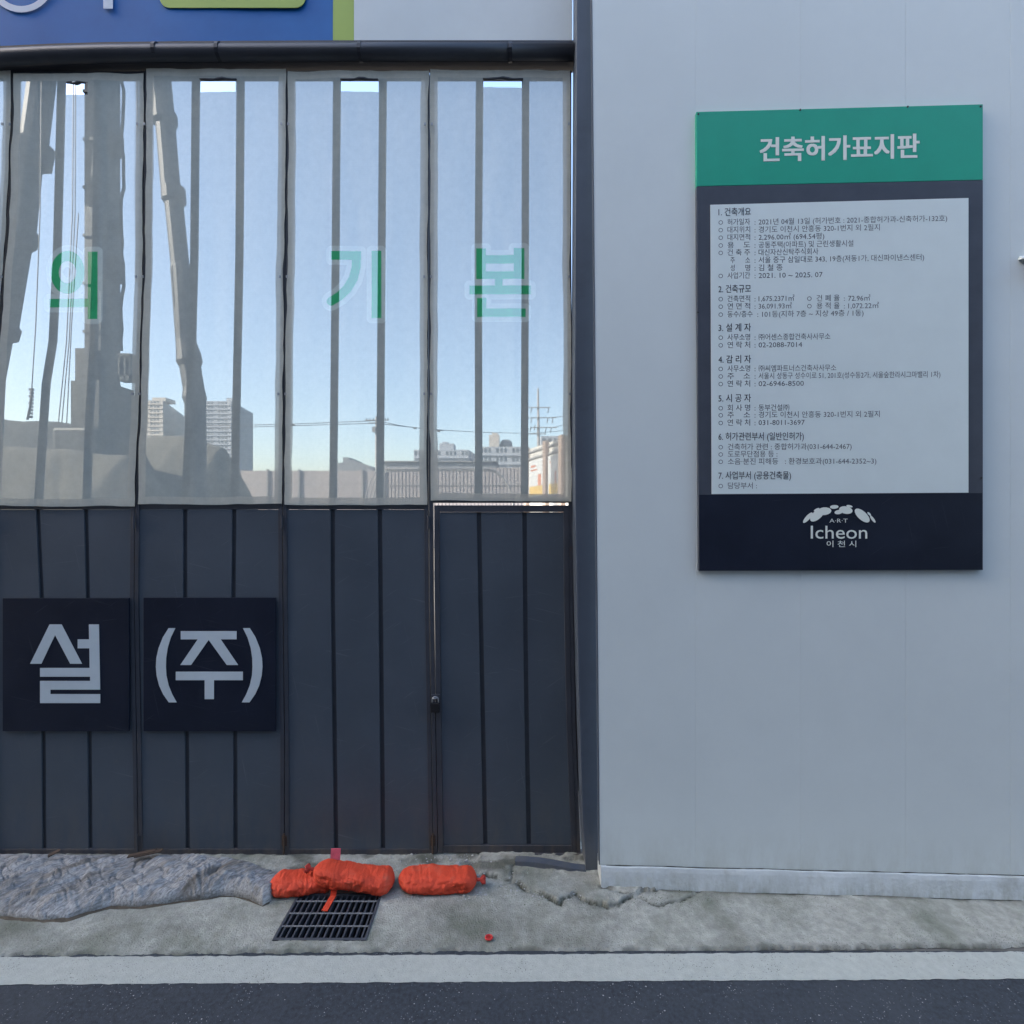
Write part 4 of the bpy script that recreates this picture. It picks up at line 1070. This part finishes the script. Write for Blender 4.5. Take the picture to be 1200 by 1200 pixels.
shade_building('tall brown tower added for shade across the road, far left behind the viewer', -64, -23, -26, -8.2, 30, 9, 9)
shade_building('brown block added for shade across the road, behind the viewer to the left', -22.5, -7.5, -20, -8.3, 15, 4, 4)
shade_building('lower brown building added for shade across the road, behind the viewer to the right', -7, 20, -18, -8.4, 12, 3, 7)

# ---------------------------------------------------------------- construction site behind
def box_px(mb, x0, x1, y0, y1, Y, depth):
    """box whose front face at depth Y spans those photo columns and rows"""
    return mb.box(PX(x0, Y), PX(x1, Y), Y, Y + depth, PZ(y1, Y), PZ(y0, Y))
def box_side(mb, x0, x1, y0, y1, Y, depth):
    """box seen from the right: front left edge at column x0, back right edge at column x1"""
    return mb.box(PX(x0, Y), PX(x1, Y + depth), Y, Y + depth, PZ(y1, Y), PZ(y0, Y))
# piling rig
RY = 16.0
rg = thing('piling_rig', 'tall piling rig with a thick mast and two sloping stays, left behind the gate', 'piling rig', (PX(120, RY), RY, 0))
b = MB(); b.box(PX(99, RY), PX(141, RY + .8), RY, RY + .8, 3, 24); b.build('mast', 'rig', rg)
b = MB()
for z in np.arange(5, 23, 1.5): b.box(PX(98, RY), PX(142, RY + .85), RY - .04, RY + .84, z, z + .08)
b.build('mast_collars', 'rig', rg)
b = MB(); pts = []
rnd = random.Random(4)
for z in np.arange(7.6, 20, .35): pts.append((PX(143, RY + .5) + rnd.uniform(-.05, .07), RY + .5, z))
b.tube(pts, .05, 6); b.build('hose', 'rig2', rg)
b = MB(); box_side(b, 125, 145.5, 155, 178, RY + .4, .3); box_side(b, 125, 143, 262, 270, RY + .4, .3); box_side(b, 125, 144.5, 300, 330, RY + .5, .2); b.build('bracket', 'rig', rg)
b = MB(); box_side(b, 88, 140, 408, 600, RY - .1, 1.0); box_side(b, 83, 150, 446, 620, RY - .2, 1.2); box_side(b, 128, 157, 450, 620, RY + .4, .9)
b.build('drill_head', 'rig', rg)
b = MB()
for x in (138, 145, 151): box_px(b, x, x + 2, 416, 446, RY, .3)
box_px(b, 137, 153, 414, 418, RY, .3); box_px(b, 138, 153, 440, 446, RY, .3); b.build('ladder_cage', 'rig', rg)
b = MB(); box_side(b, 60, 165, 500, 645, RY - 1, 2.0); b.build('machine_body', 'rig', rg, bevel=.1)
for s, xx in ((0, 50), (1, 150)):
    b = MB(); x = PX(xx, RY); b.box(x, x + .8, RY - 2, RY + 4, 0, 1.0); b.build('track', 'black', rg, bevel=.2)
def stay(pts):
    b = MB(); q = [P(px, py, Y) for px, py, Y, w in pts]; rs = [w / 600 * Y / 2 for px, py, Y, w in pts]
    b.tube(q, rs, 12); return b.build('stay', 'rig2', rg, smooth=False)
def dense(pts):                                # px,py,w with collars marked by wider w
    return [(x, y, RY - .2, w) for x, y, w in pts]
stay(dense([(92, -120, 26), (58, 20, 26), (46, 120, 26), (40, 165, 27), (41, 170, 38), (37, 190, 38), (33, 196, 26), (26, 268, 26), (26, 272, 31), (24, 284, 31), (21, 290, 25), (6, 380, 25), (6, 383, 30), (3, 393, 30), (-1, 398, 24), (-20, 500, 24), (-28, 610, 24)]))
stay(dense([(162, -120, 26), (178, 20, 25), (186, 90, 25), (191, 132, 23), (192, 134, 27), (193, 144, 27), (194, 148, 20), (200, 220, 20), (203, 222, 25), (204, 236, 25), (204, 240, 19), (211, 310, 19), (214, 316, 25), (215, 326, 25), (218, 400, 21), (221, 414, 25), (222, 424, 27), (223, 430, 22), (227, 455, 22), (228, 466, 25), (229, 474, 22), (230, 560, 22), (231, 620, 22)]))
b = MB()
for p in ([(85, -50), (86, 110), (85, 250), (78, 400), (68, 500)], [(88, -50), (88.5, 110), (88, 250), (81, 400), (72, 500)], [(92, 250), (84, 380), (78, 500)], [(49, 60), (47, 250), (42, 380), (37, 460)], [(160, -50), (161, 200), (160, 330)]):
    b.tube([P(x, y, RY - .8) for x, y in p], .014, 5)
b.build('cable', 'wire', rg)
b = MB()
for k in range(9): box_px(b, 33.5 + (k % 2), 38 - k * .2, 455 + k * 4, 457.5 + k * 4, RY - .8, .06)
b.tube([P(38, 455, RY - .8), P(35, 478, RY - .8), P(32, 492, RY - .8)], .03, 6); b.build('chain', 'wire', rg)

# spoil heaps
def heap(name, label, pts, Y, depth, m, seed):
    """a bank whose crest follows the given photo columns/rows at depth Y and slopes to the ground in front and behind"""
    xs_ = np.linspace(pts[0][0], pts[-1][0], 120); tt = np.linspace(-1, 1, 40)
    XX_, TT_ = np.meshgrid(xs_, tt)
    zc = CH + (600 - np.interp(XX_, [q_[0] for q_ in pts], [q_[1] for q_ in pts])) / 600 * Y
    yy = Y + TT_ * depth; X_ = (XX_ - 600) / 600 * Y
    n_ = fbm(X_ * .9, yy * .9, 4, seed) - .47
    zz = np.maximum(-.05, (zc + n_ * .25) * (1 - np.abs(TT_) ** 1.3) - .03)
    vs = list(zip((X_ + TT_ * .3).ravel().tolist(), yy.ravel().tolist(), zz.ravel().tolist()))
    o = MB().add(vs, grid_faces(len(tt), len(xs_))).build(name, m, smooth=True, fix=False)
    return tag(o, label, 'spoil heap')
heap('spoil_heap', 'wide dark netted spoil heap behind the left gate leaves', [(-420, 600), (-300, 520), (-120, 490), (0, 489), (70, 493), (110, 498), (150, 505), (168, 560), (176, 700)], 21.0, 4.0, 'heap2', 1)
heap('spoil_heap', 'lower tan spoil heap in front of the piling rig', [(-300, 640), (-200, 525), (0, 521), (80, 523), (150, 530), (185, 560), (215, 700)], 11.5, 2.6, 'heap', 2)
heap('spoil_heap', 'steep tan spoil heap just left of the pale fence', [(150, 560), (172, 511), (215, 507), (243, 517), (262, 523), (272, 545), (285, 640), (292, 735)], 24.0, 4.0, 'heap', 3)

# back fence: pale sheet panels, then ribbed ones
FY = 34.0
fn = thing('site_fence', 'long pale grey metal site fence across the back of the lot', 'fence', (PX(430, FY), FY, 0))
zt = PZ(551.5, FY); posts = [240, 277, 314, 351, 388, 425, 450]
for a, c in zip(posts, posts[1:]):
    for z0, z1 in ((.1, PZ(567.5, FY)), (PZ(567, FY), zt)):
        MB().box(PX(a, FY) + .03, PX(c, FY) - .03, FY, FY + .05, z0, z1).build('fence_panel', 'fence', fn)
for a in posts: MB().box(PX(a, FY) - .06, PX(a, FY) + .06, FY - .10, FY + .09, 0, zt + .08).build('fence_post', 'fence_dark', fn)
b = MB(); x = PX(450, FY) + .07; zt2 = PZ(548, FY)
while x < PX(618, FY):
    b.box(x, x + .15, FY, FY + .05, .1, zt2); b.box(x + .151, x + .24, FY + .03, FY + .08, .1, zt2); x += .2401
b.build('ribbed_sheet', 'fence', fn, kind='stuff')
b = MB(); b.box(PX(450, FY), PX(618, FY), FY - .04, FY - .001, PZ(569, FY), PZ(568, FY)); b.build('fence_rail', 'fence_dark', fn)
# pipe hoops of a tunnel in front of it
HY = 31.0
hp = thing('hoop_frame', 'wide bent pipe hoop frame in front of the ribbed fence', 'pipe frame', (PX(515, HY), HY, 0))
for k in range(3):
    b = MB(); Y = HY + k * .8; hp_ = [(424, 640), (427, 590), (430, 578), (434, 564), (440, 553), (450, 549.5), (500, 549), (570, 549), (580, 551), (588, 558), (595, 568), (601, 580), (603, 640)]
    b.tube([(PX(x, HY), Y, PZ(y, HY)) for x, y in hp_], .05, 6); b.build('hoop', 'fence_dark', hp, smooth=True)
# long shed and low buildings
SY = 46.0
sh_ = thing('long_shed', 'long grey shed roof showing above the ribbed fence', 'shed', (PX(515, SY), SY, 0))
b = MB(); b.prism([(PX(447, SY), 0), (PX(582, SY), 0), (PX(582, SY), PZ(545, SY)), (PX(574, SY), PZ(541, SY)), (PX(449, SY), PZ(541, SY)), (PX(447, SY), PZ(543, SY))], SY, SY + 10); b.build('cladding', 'shed', sh_)
b = MB(); box_px(b, 446, 583, 540, 541.2, SY - .2, 10.4); b.build('roof_edge', 'fence_dark', sh_)
lb = thing('low_building', 'low dark gabled building left of the ribbed fence', 'building', (PX(408, 60), 60, 0))
b = MB(); b.prism([(PX(386, 60), 0), (PX(437, 60), 0), (PX(437, 60), PZ(548, 60)), (PX(428, 60), PZ(544, 60)), (PX(418, 60), PZ(541, 60)), (PX(387, 60), PZ(543, 60))], 60, 70); b.build('cladding', 'shed', lb)
b = MB(); box_px(b, 402, 409, 536, 543, 61, 3); box_px(b, 409, 416, 539, 543, 61, 3); b.build('roof_hut', 'shed', lb)

# far buildings
def building(name, label, foot, Z, m, wn_cols, floors, faces=(0, 1), huts=(), group=None):
    """foot: ground corners in order (front edge first); windows recessed on the given faces"""
    c = sum((Vector((x, y, 0)) for x, y in foot), Vector()) / len(foot)
    t = thing(name, label, 'building', c, group)
    n = len(foot)
    MB().add([(x, y, 0) for x, y in foot] + [(x, y, Z) for x, y in foot], [tuple(range(n))[::-1], tuple(range(n, 2 * n))] + [(i, (i + 1) % n, (i + 1) % n + n, i + n) for i in range(n)]).build('walls', m, t)
    w = MB(); ct = Vector((c.x, c.y, 0))
    for f in faces:
        a = Vector((*foot[f], 0)); e = Vector((*foot[(f + 1) % n], 0)); d = e - a; L = d.length; d.normalize()
        nv = Vector((d.y, -d.x, 0))
        if nv.dot(a - ct) < 0: nv = -nv
        nn = wn_cols[faces.index(f)]
        for k in range(nn):
            for j in range(floors):
                if nn > 3 and k % 4 == 3: continue
                s0 = L * (k + .22) / nn; s1 = L * (k + .80) / nn; z0 = Z * (j + .35) / floors; z1 = Z * (j + .82) / floors
                o = nv * .05
                w.add([a + d * s0 + o + Vector((0, 0, z0)), a + d * s1 + o + Vector((0, 0, z0)), a + d * s1 + o + Vector((0, 0, z1)), a + d * s0 + o + Vector((0, 0, z1))], [(0, 1, 2, 3)])
                # balcony slab under each window gives the facade depth
                w_ = o + nv * .5
    w.build('windows', 'glass', t, fix=False, kind='stuff')
    s = MB()
    for f in faces:
        a = Vector((*foot[f], 0)); e = Vector((*foot[(f + 1) % n], 0)); d = (e - a); L = d.length; d.normalize(); nv = Vector((d.y, -d.x, 0))
        if nv.dot(a - ct) < 0: nv = -nv
        for j in range(1, floors):
            z = Z * j / floors; p = a + d * .3 + nv * .25; q = e - d * .3 + nv * .25
            s.beam(p + Vector((0, 0, z)), q + Vector((0, 0, z)), .48, .16)
    s.build('floor_bands', m, t, kind='stuff')
    for (hx0, hx1, hy, hh, hd_) in huts:
        MB().box(hx0, hx1, hy, hy + hd_, Z + .01, Z + hh).build('roof_hut', m, t)
    return t
AY = 400.0
def X(px, Y): return PX(px, Y)
building('apartment_block', 'pale high apartment block left of the dark grey one', [(X(160, AY), AY), (X(191, AY), AY), (X(217, 470), 470), (X(188, 470), 470)], PZ(469, AY), 'apt', (8, 8), 26, (0, 1),
         ((X(174, AY), X(190, AY), AY + 4, 3.0, 12),), 'far apartment blocks')
building('apartment_block', 'grey high apartment block with its right side in view, behind the sloping stay', [(X(222, AY), AY), (X(271, AY), AY), (X(296.5, 450), 450), (X(240, 450), 450)], PZ(470, AY), 'apt2', (12, 9), 26, (0, 1),
         ((X(262, AY), X(270, AY), AY + 4, 3.4, 10),), 'far apartment blocks')
BY = 210.0
building('office_block', 'grey block with a roof hut above the ribbed fence, left one', [(X(485, BY), BY), (X(549, BY), BY), (X(549, BY) + 2, BY + 20), (X(485, BY), BY + 20)], PZ(527, BY), 'apt2', (14,), 8, (0,),
         ((X(514, BY), X(531, BY), BY + 2, 2.8, 8), (X(517, BY), X(524, BY), BY + 3, 3.6, 5)), 'far grey blocks')
t_ = building('office_block', 'grey block with a pale tower and a round tank on its roof', [(X(562, BY), BY), (X(618, BY), BY), (X(618, BY) + 2, BY + 20), (X(562, BY), BY + 20)], PZ(523.5, BY), 'apt2', (12,), 8, (0,), (), 'far grey blocks')
MB().box(X(573, BY), X(585, BY), BY + 1, BY + 9, PZ(523, BY), PZ(509, BY)).box(X(576, BY), X(583, BY), BY + 2, BY + 8, PZ(508.9, BY), PZ(506, BY)).build('roof_tower', 'apt', t_)
z = PZ(519, BY); cx = X(593, BY)
b = MB(); pr_ = [(2.6, z - 2), (2.6, z), (2.3, z + 1.2), (1.4, z + 1.9), (.2, z + 2.1)]
b.tube([(cx, BY + 5, zz) for r_, zz in pr_], [r_ for r_, zz in pr_], 14); b.build('roof_tank', 'shed', t_, smooth=True)
building('low_block', 'low grey block behind the tall steel pole', [(X(634, 130), 130), (X(668, 130), 130), (X(668, 130), 142), (X(634, 130), 142)], PZ(511, 130), 'apt2', (5,), 6, (0,))
# far wooded ridge
xs_ = np.linspace(-1500, 1500, 220)
hz = 34 + fbm(xs_ / 160, xs_ * 0, 4, 200) * 55 + 12 * np.exp(-((xs_ + 380) / 80) ** 2)
b = MB(); vs = []
for x, h_ in zip(xs_, hz): vs += [(x, 760, -2), (x, 820, h_ * .7), (x, 900, h_), (x, 1100, -2)]
b.add(vs, [(4 * i + k, 4 * i + 4 + k, 4 * i + 5 + k, 4 * i + 1 + k) for i in range(len(xs_) - 1) for k in range(3)])
tag(b.build('hill', 'hill', smooth=True, fix=False), kind='structure')

# hoarding with posters on the right
hb = thing('poster_hoarding', 'tall white hoarding with two posters, seen through the right gate leaf', 'hoarding', (1.4, 23.3, 0))
def HB(Y, z, off=0): return Vector((.92 - .32 * (Y - 25) - off, Y, z))
hp_posts = [25.5, 23.05, 21.35, 19.2, 17]
b = MB(); a, c = HB(25.5, 0), HB(16, 0)
def hslab(mb, Ya, Yb, z0, z1, off, th):
    p = [HB(Ya, z0, off), HB(Yb, z0, off), HB(Yb, z0, off - th), HB(Ya, z0, off - th)]
    return mb.hexa(p + [v + Vector((0, 0, z1 - z0)) for v in p])
Ya = 25.5; k = 0
while Ya > 16.2:                               # upright boards, each its own piece
    hslab(MB(), Ya, Ya - .48, .1, 5.5, 0, .04).build('board', 'fence_white', hb); Ya -= .49
for Y in hp_posts: hslab(MB(), Y, Y - .34, 0, 5.58, .17, .16).build('post', 'brownpost', hb)
for z0 in (2.95, 4.95, 5.28): hslab(MB(), 25.4, 16.2, z0, z0 + .08, .065, .06).build('rail', 'fence_dark', hb)
for Ya_, Yb_ in ((25.0, 23.15), (22.60, 21.45)):
    po_ = hslab(MB(), Ya_, Yb_, 3.12, 4.85, .10, .03).build('poster', 'poster', hb)
    hslab(MB(), Ya_ - .1, Yb_ + .1, 3.18, 3.62, .105, .004).build('poster_print', 'post_yel', po_)
    hslab(MB(), Ya_ - .3, Yb_ + .75, 4.35, 4.42, .105, .004).build('poster_print', 'post_or', po_)
    hslab(MB(), Ya_ - .3, Yb_ + .95, 4.52, 4.62, .105, .004).build('poster_print', 'post_or', po_)
    hslab(MB(), Ya_ - (Ya_ - Yb_) * .65, Yb_ + .25, 3.63, 4.15, .105, .004).build('poster_print', 'post_or', po_)
# utility poles and wires
UY = 52.0
up_ = thing('utility_pole', 'concrete utility pole with crossarms rising behind the long shed', 'utility pole', (PX(442, UY), UY, 0))
MB().tube([(PX(442, UY), UY, 0), (PX(441, UY), UY, PZ(488, UY))], [.2, .12], 10).build('pole', 'pole', up_, smooth=True)
b = MB(); 
for y, x0_, x1_ in ((492, 428, 455), (495, 432, 450), (502, 436, 446)): box_px(b, x0_, x1_, y, y + .9, UY - .15, .1)
b.build('crossarm', 'pole', up_)
b = MB(); box_px(b, 436, 440, 500, 506, UY - .5, .4); b.build('transformer', 'fence_dark', up_)
b = MB()
for x_ in (429, 433, 437, 446, 451, 454): box_px(b, x_, x_ + 1, 490, 492, UY - .15, .1)
b.build('insulator', 'wire', up_)
TY = 80.0
tp_ = thing('power_pole', 'tall steel power pole with three crossarms at the right', 'power pole', (PX(631, TY), TY, 0))
MB().tube([(PX(632, TY), TY, 0), (PX(630.5, TY), TY, PZ(455, TY))], [.40, .13], 10).build('pole', 'pole', tp_, smooth=True)
for y, x0_, x1_ in ((477, 618, 645), (489, 618, 652), (500.5, 622, 653), (508, 612, 640)):
    b = MB(); box_px(b, x0_, x1_, y, y + .9, TY - .3, .12); b.build('crossarm', 'pole', tp_)
b = MB()
for x_, y_ in ((623, 478), (643, 478), (623, 490), (642, 490), (648, 490), (640, 501), (646, 501), (619, 502), (622, 500), (627, 498)):
    q = P(x_, y_, TY - .3); b.tube([q, P(x_ - 1, y_ + 6, TY - .3)], .07, 5)
b.build('insulator', 'wire', tp_)
b = MB()
for p in ([(200, 500, 60), (340, 497, 55), (441, 493, UY), (470, 499, 55), (502, 503, 58), (560, 506.5, 66), (622, 508, TY - 1), (668, 504, TY)],
          [(642, 489.5, TY - 1), (655, 488.5, 70), (700, 482, 60)], [(648, 501, TY - 1), (660, 498, 70), (700, 492, 60)], [(240, 502, 60), (441, 496, UY), (520, 505, 60)]):
    b.tube([P(*q) for q in p], .035, 4)
for x_, y_, Yq in ((343, 497.5, 55), (486, 501.5, 56.5), (514, 505, 59)): box_px(b, x_ - 1.6, x_ + 1.6, y_ - 1, y_ + 1, Yq, .2)
tag(b.build('overhead_cable', 'wire'), 'thin overhead cables strung from pole to pole across the sky', 'cable')
print('objects', len(COL.objects), 'tris', sum(len(o.data.polygons) for o in COL.objects if o.type == 'MESH'))
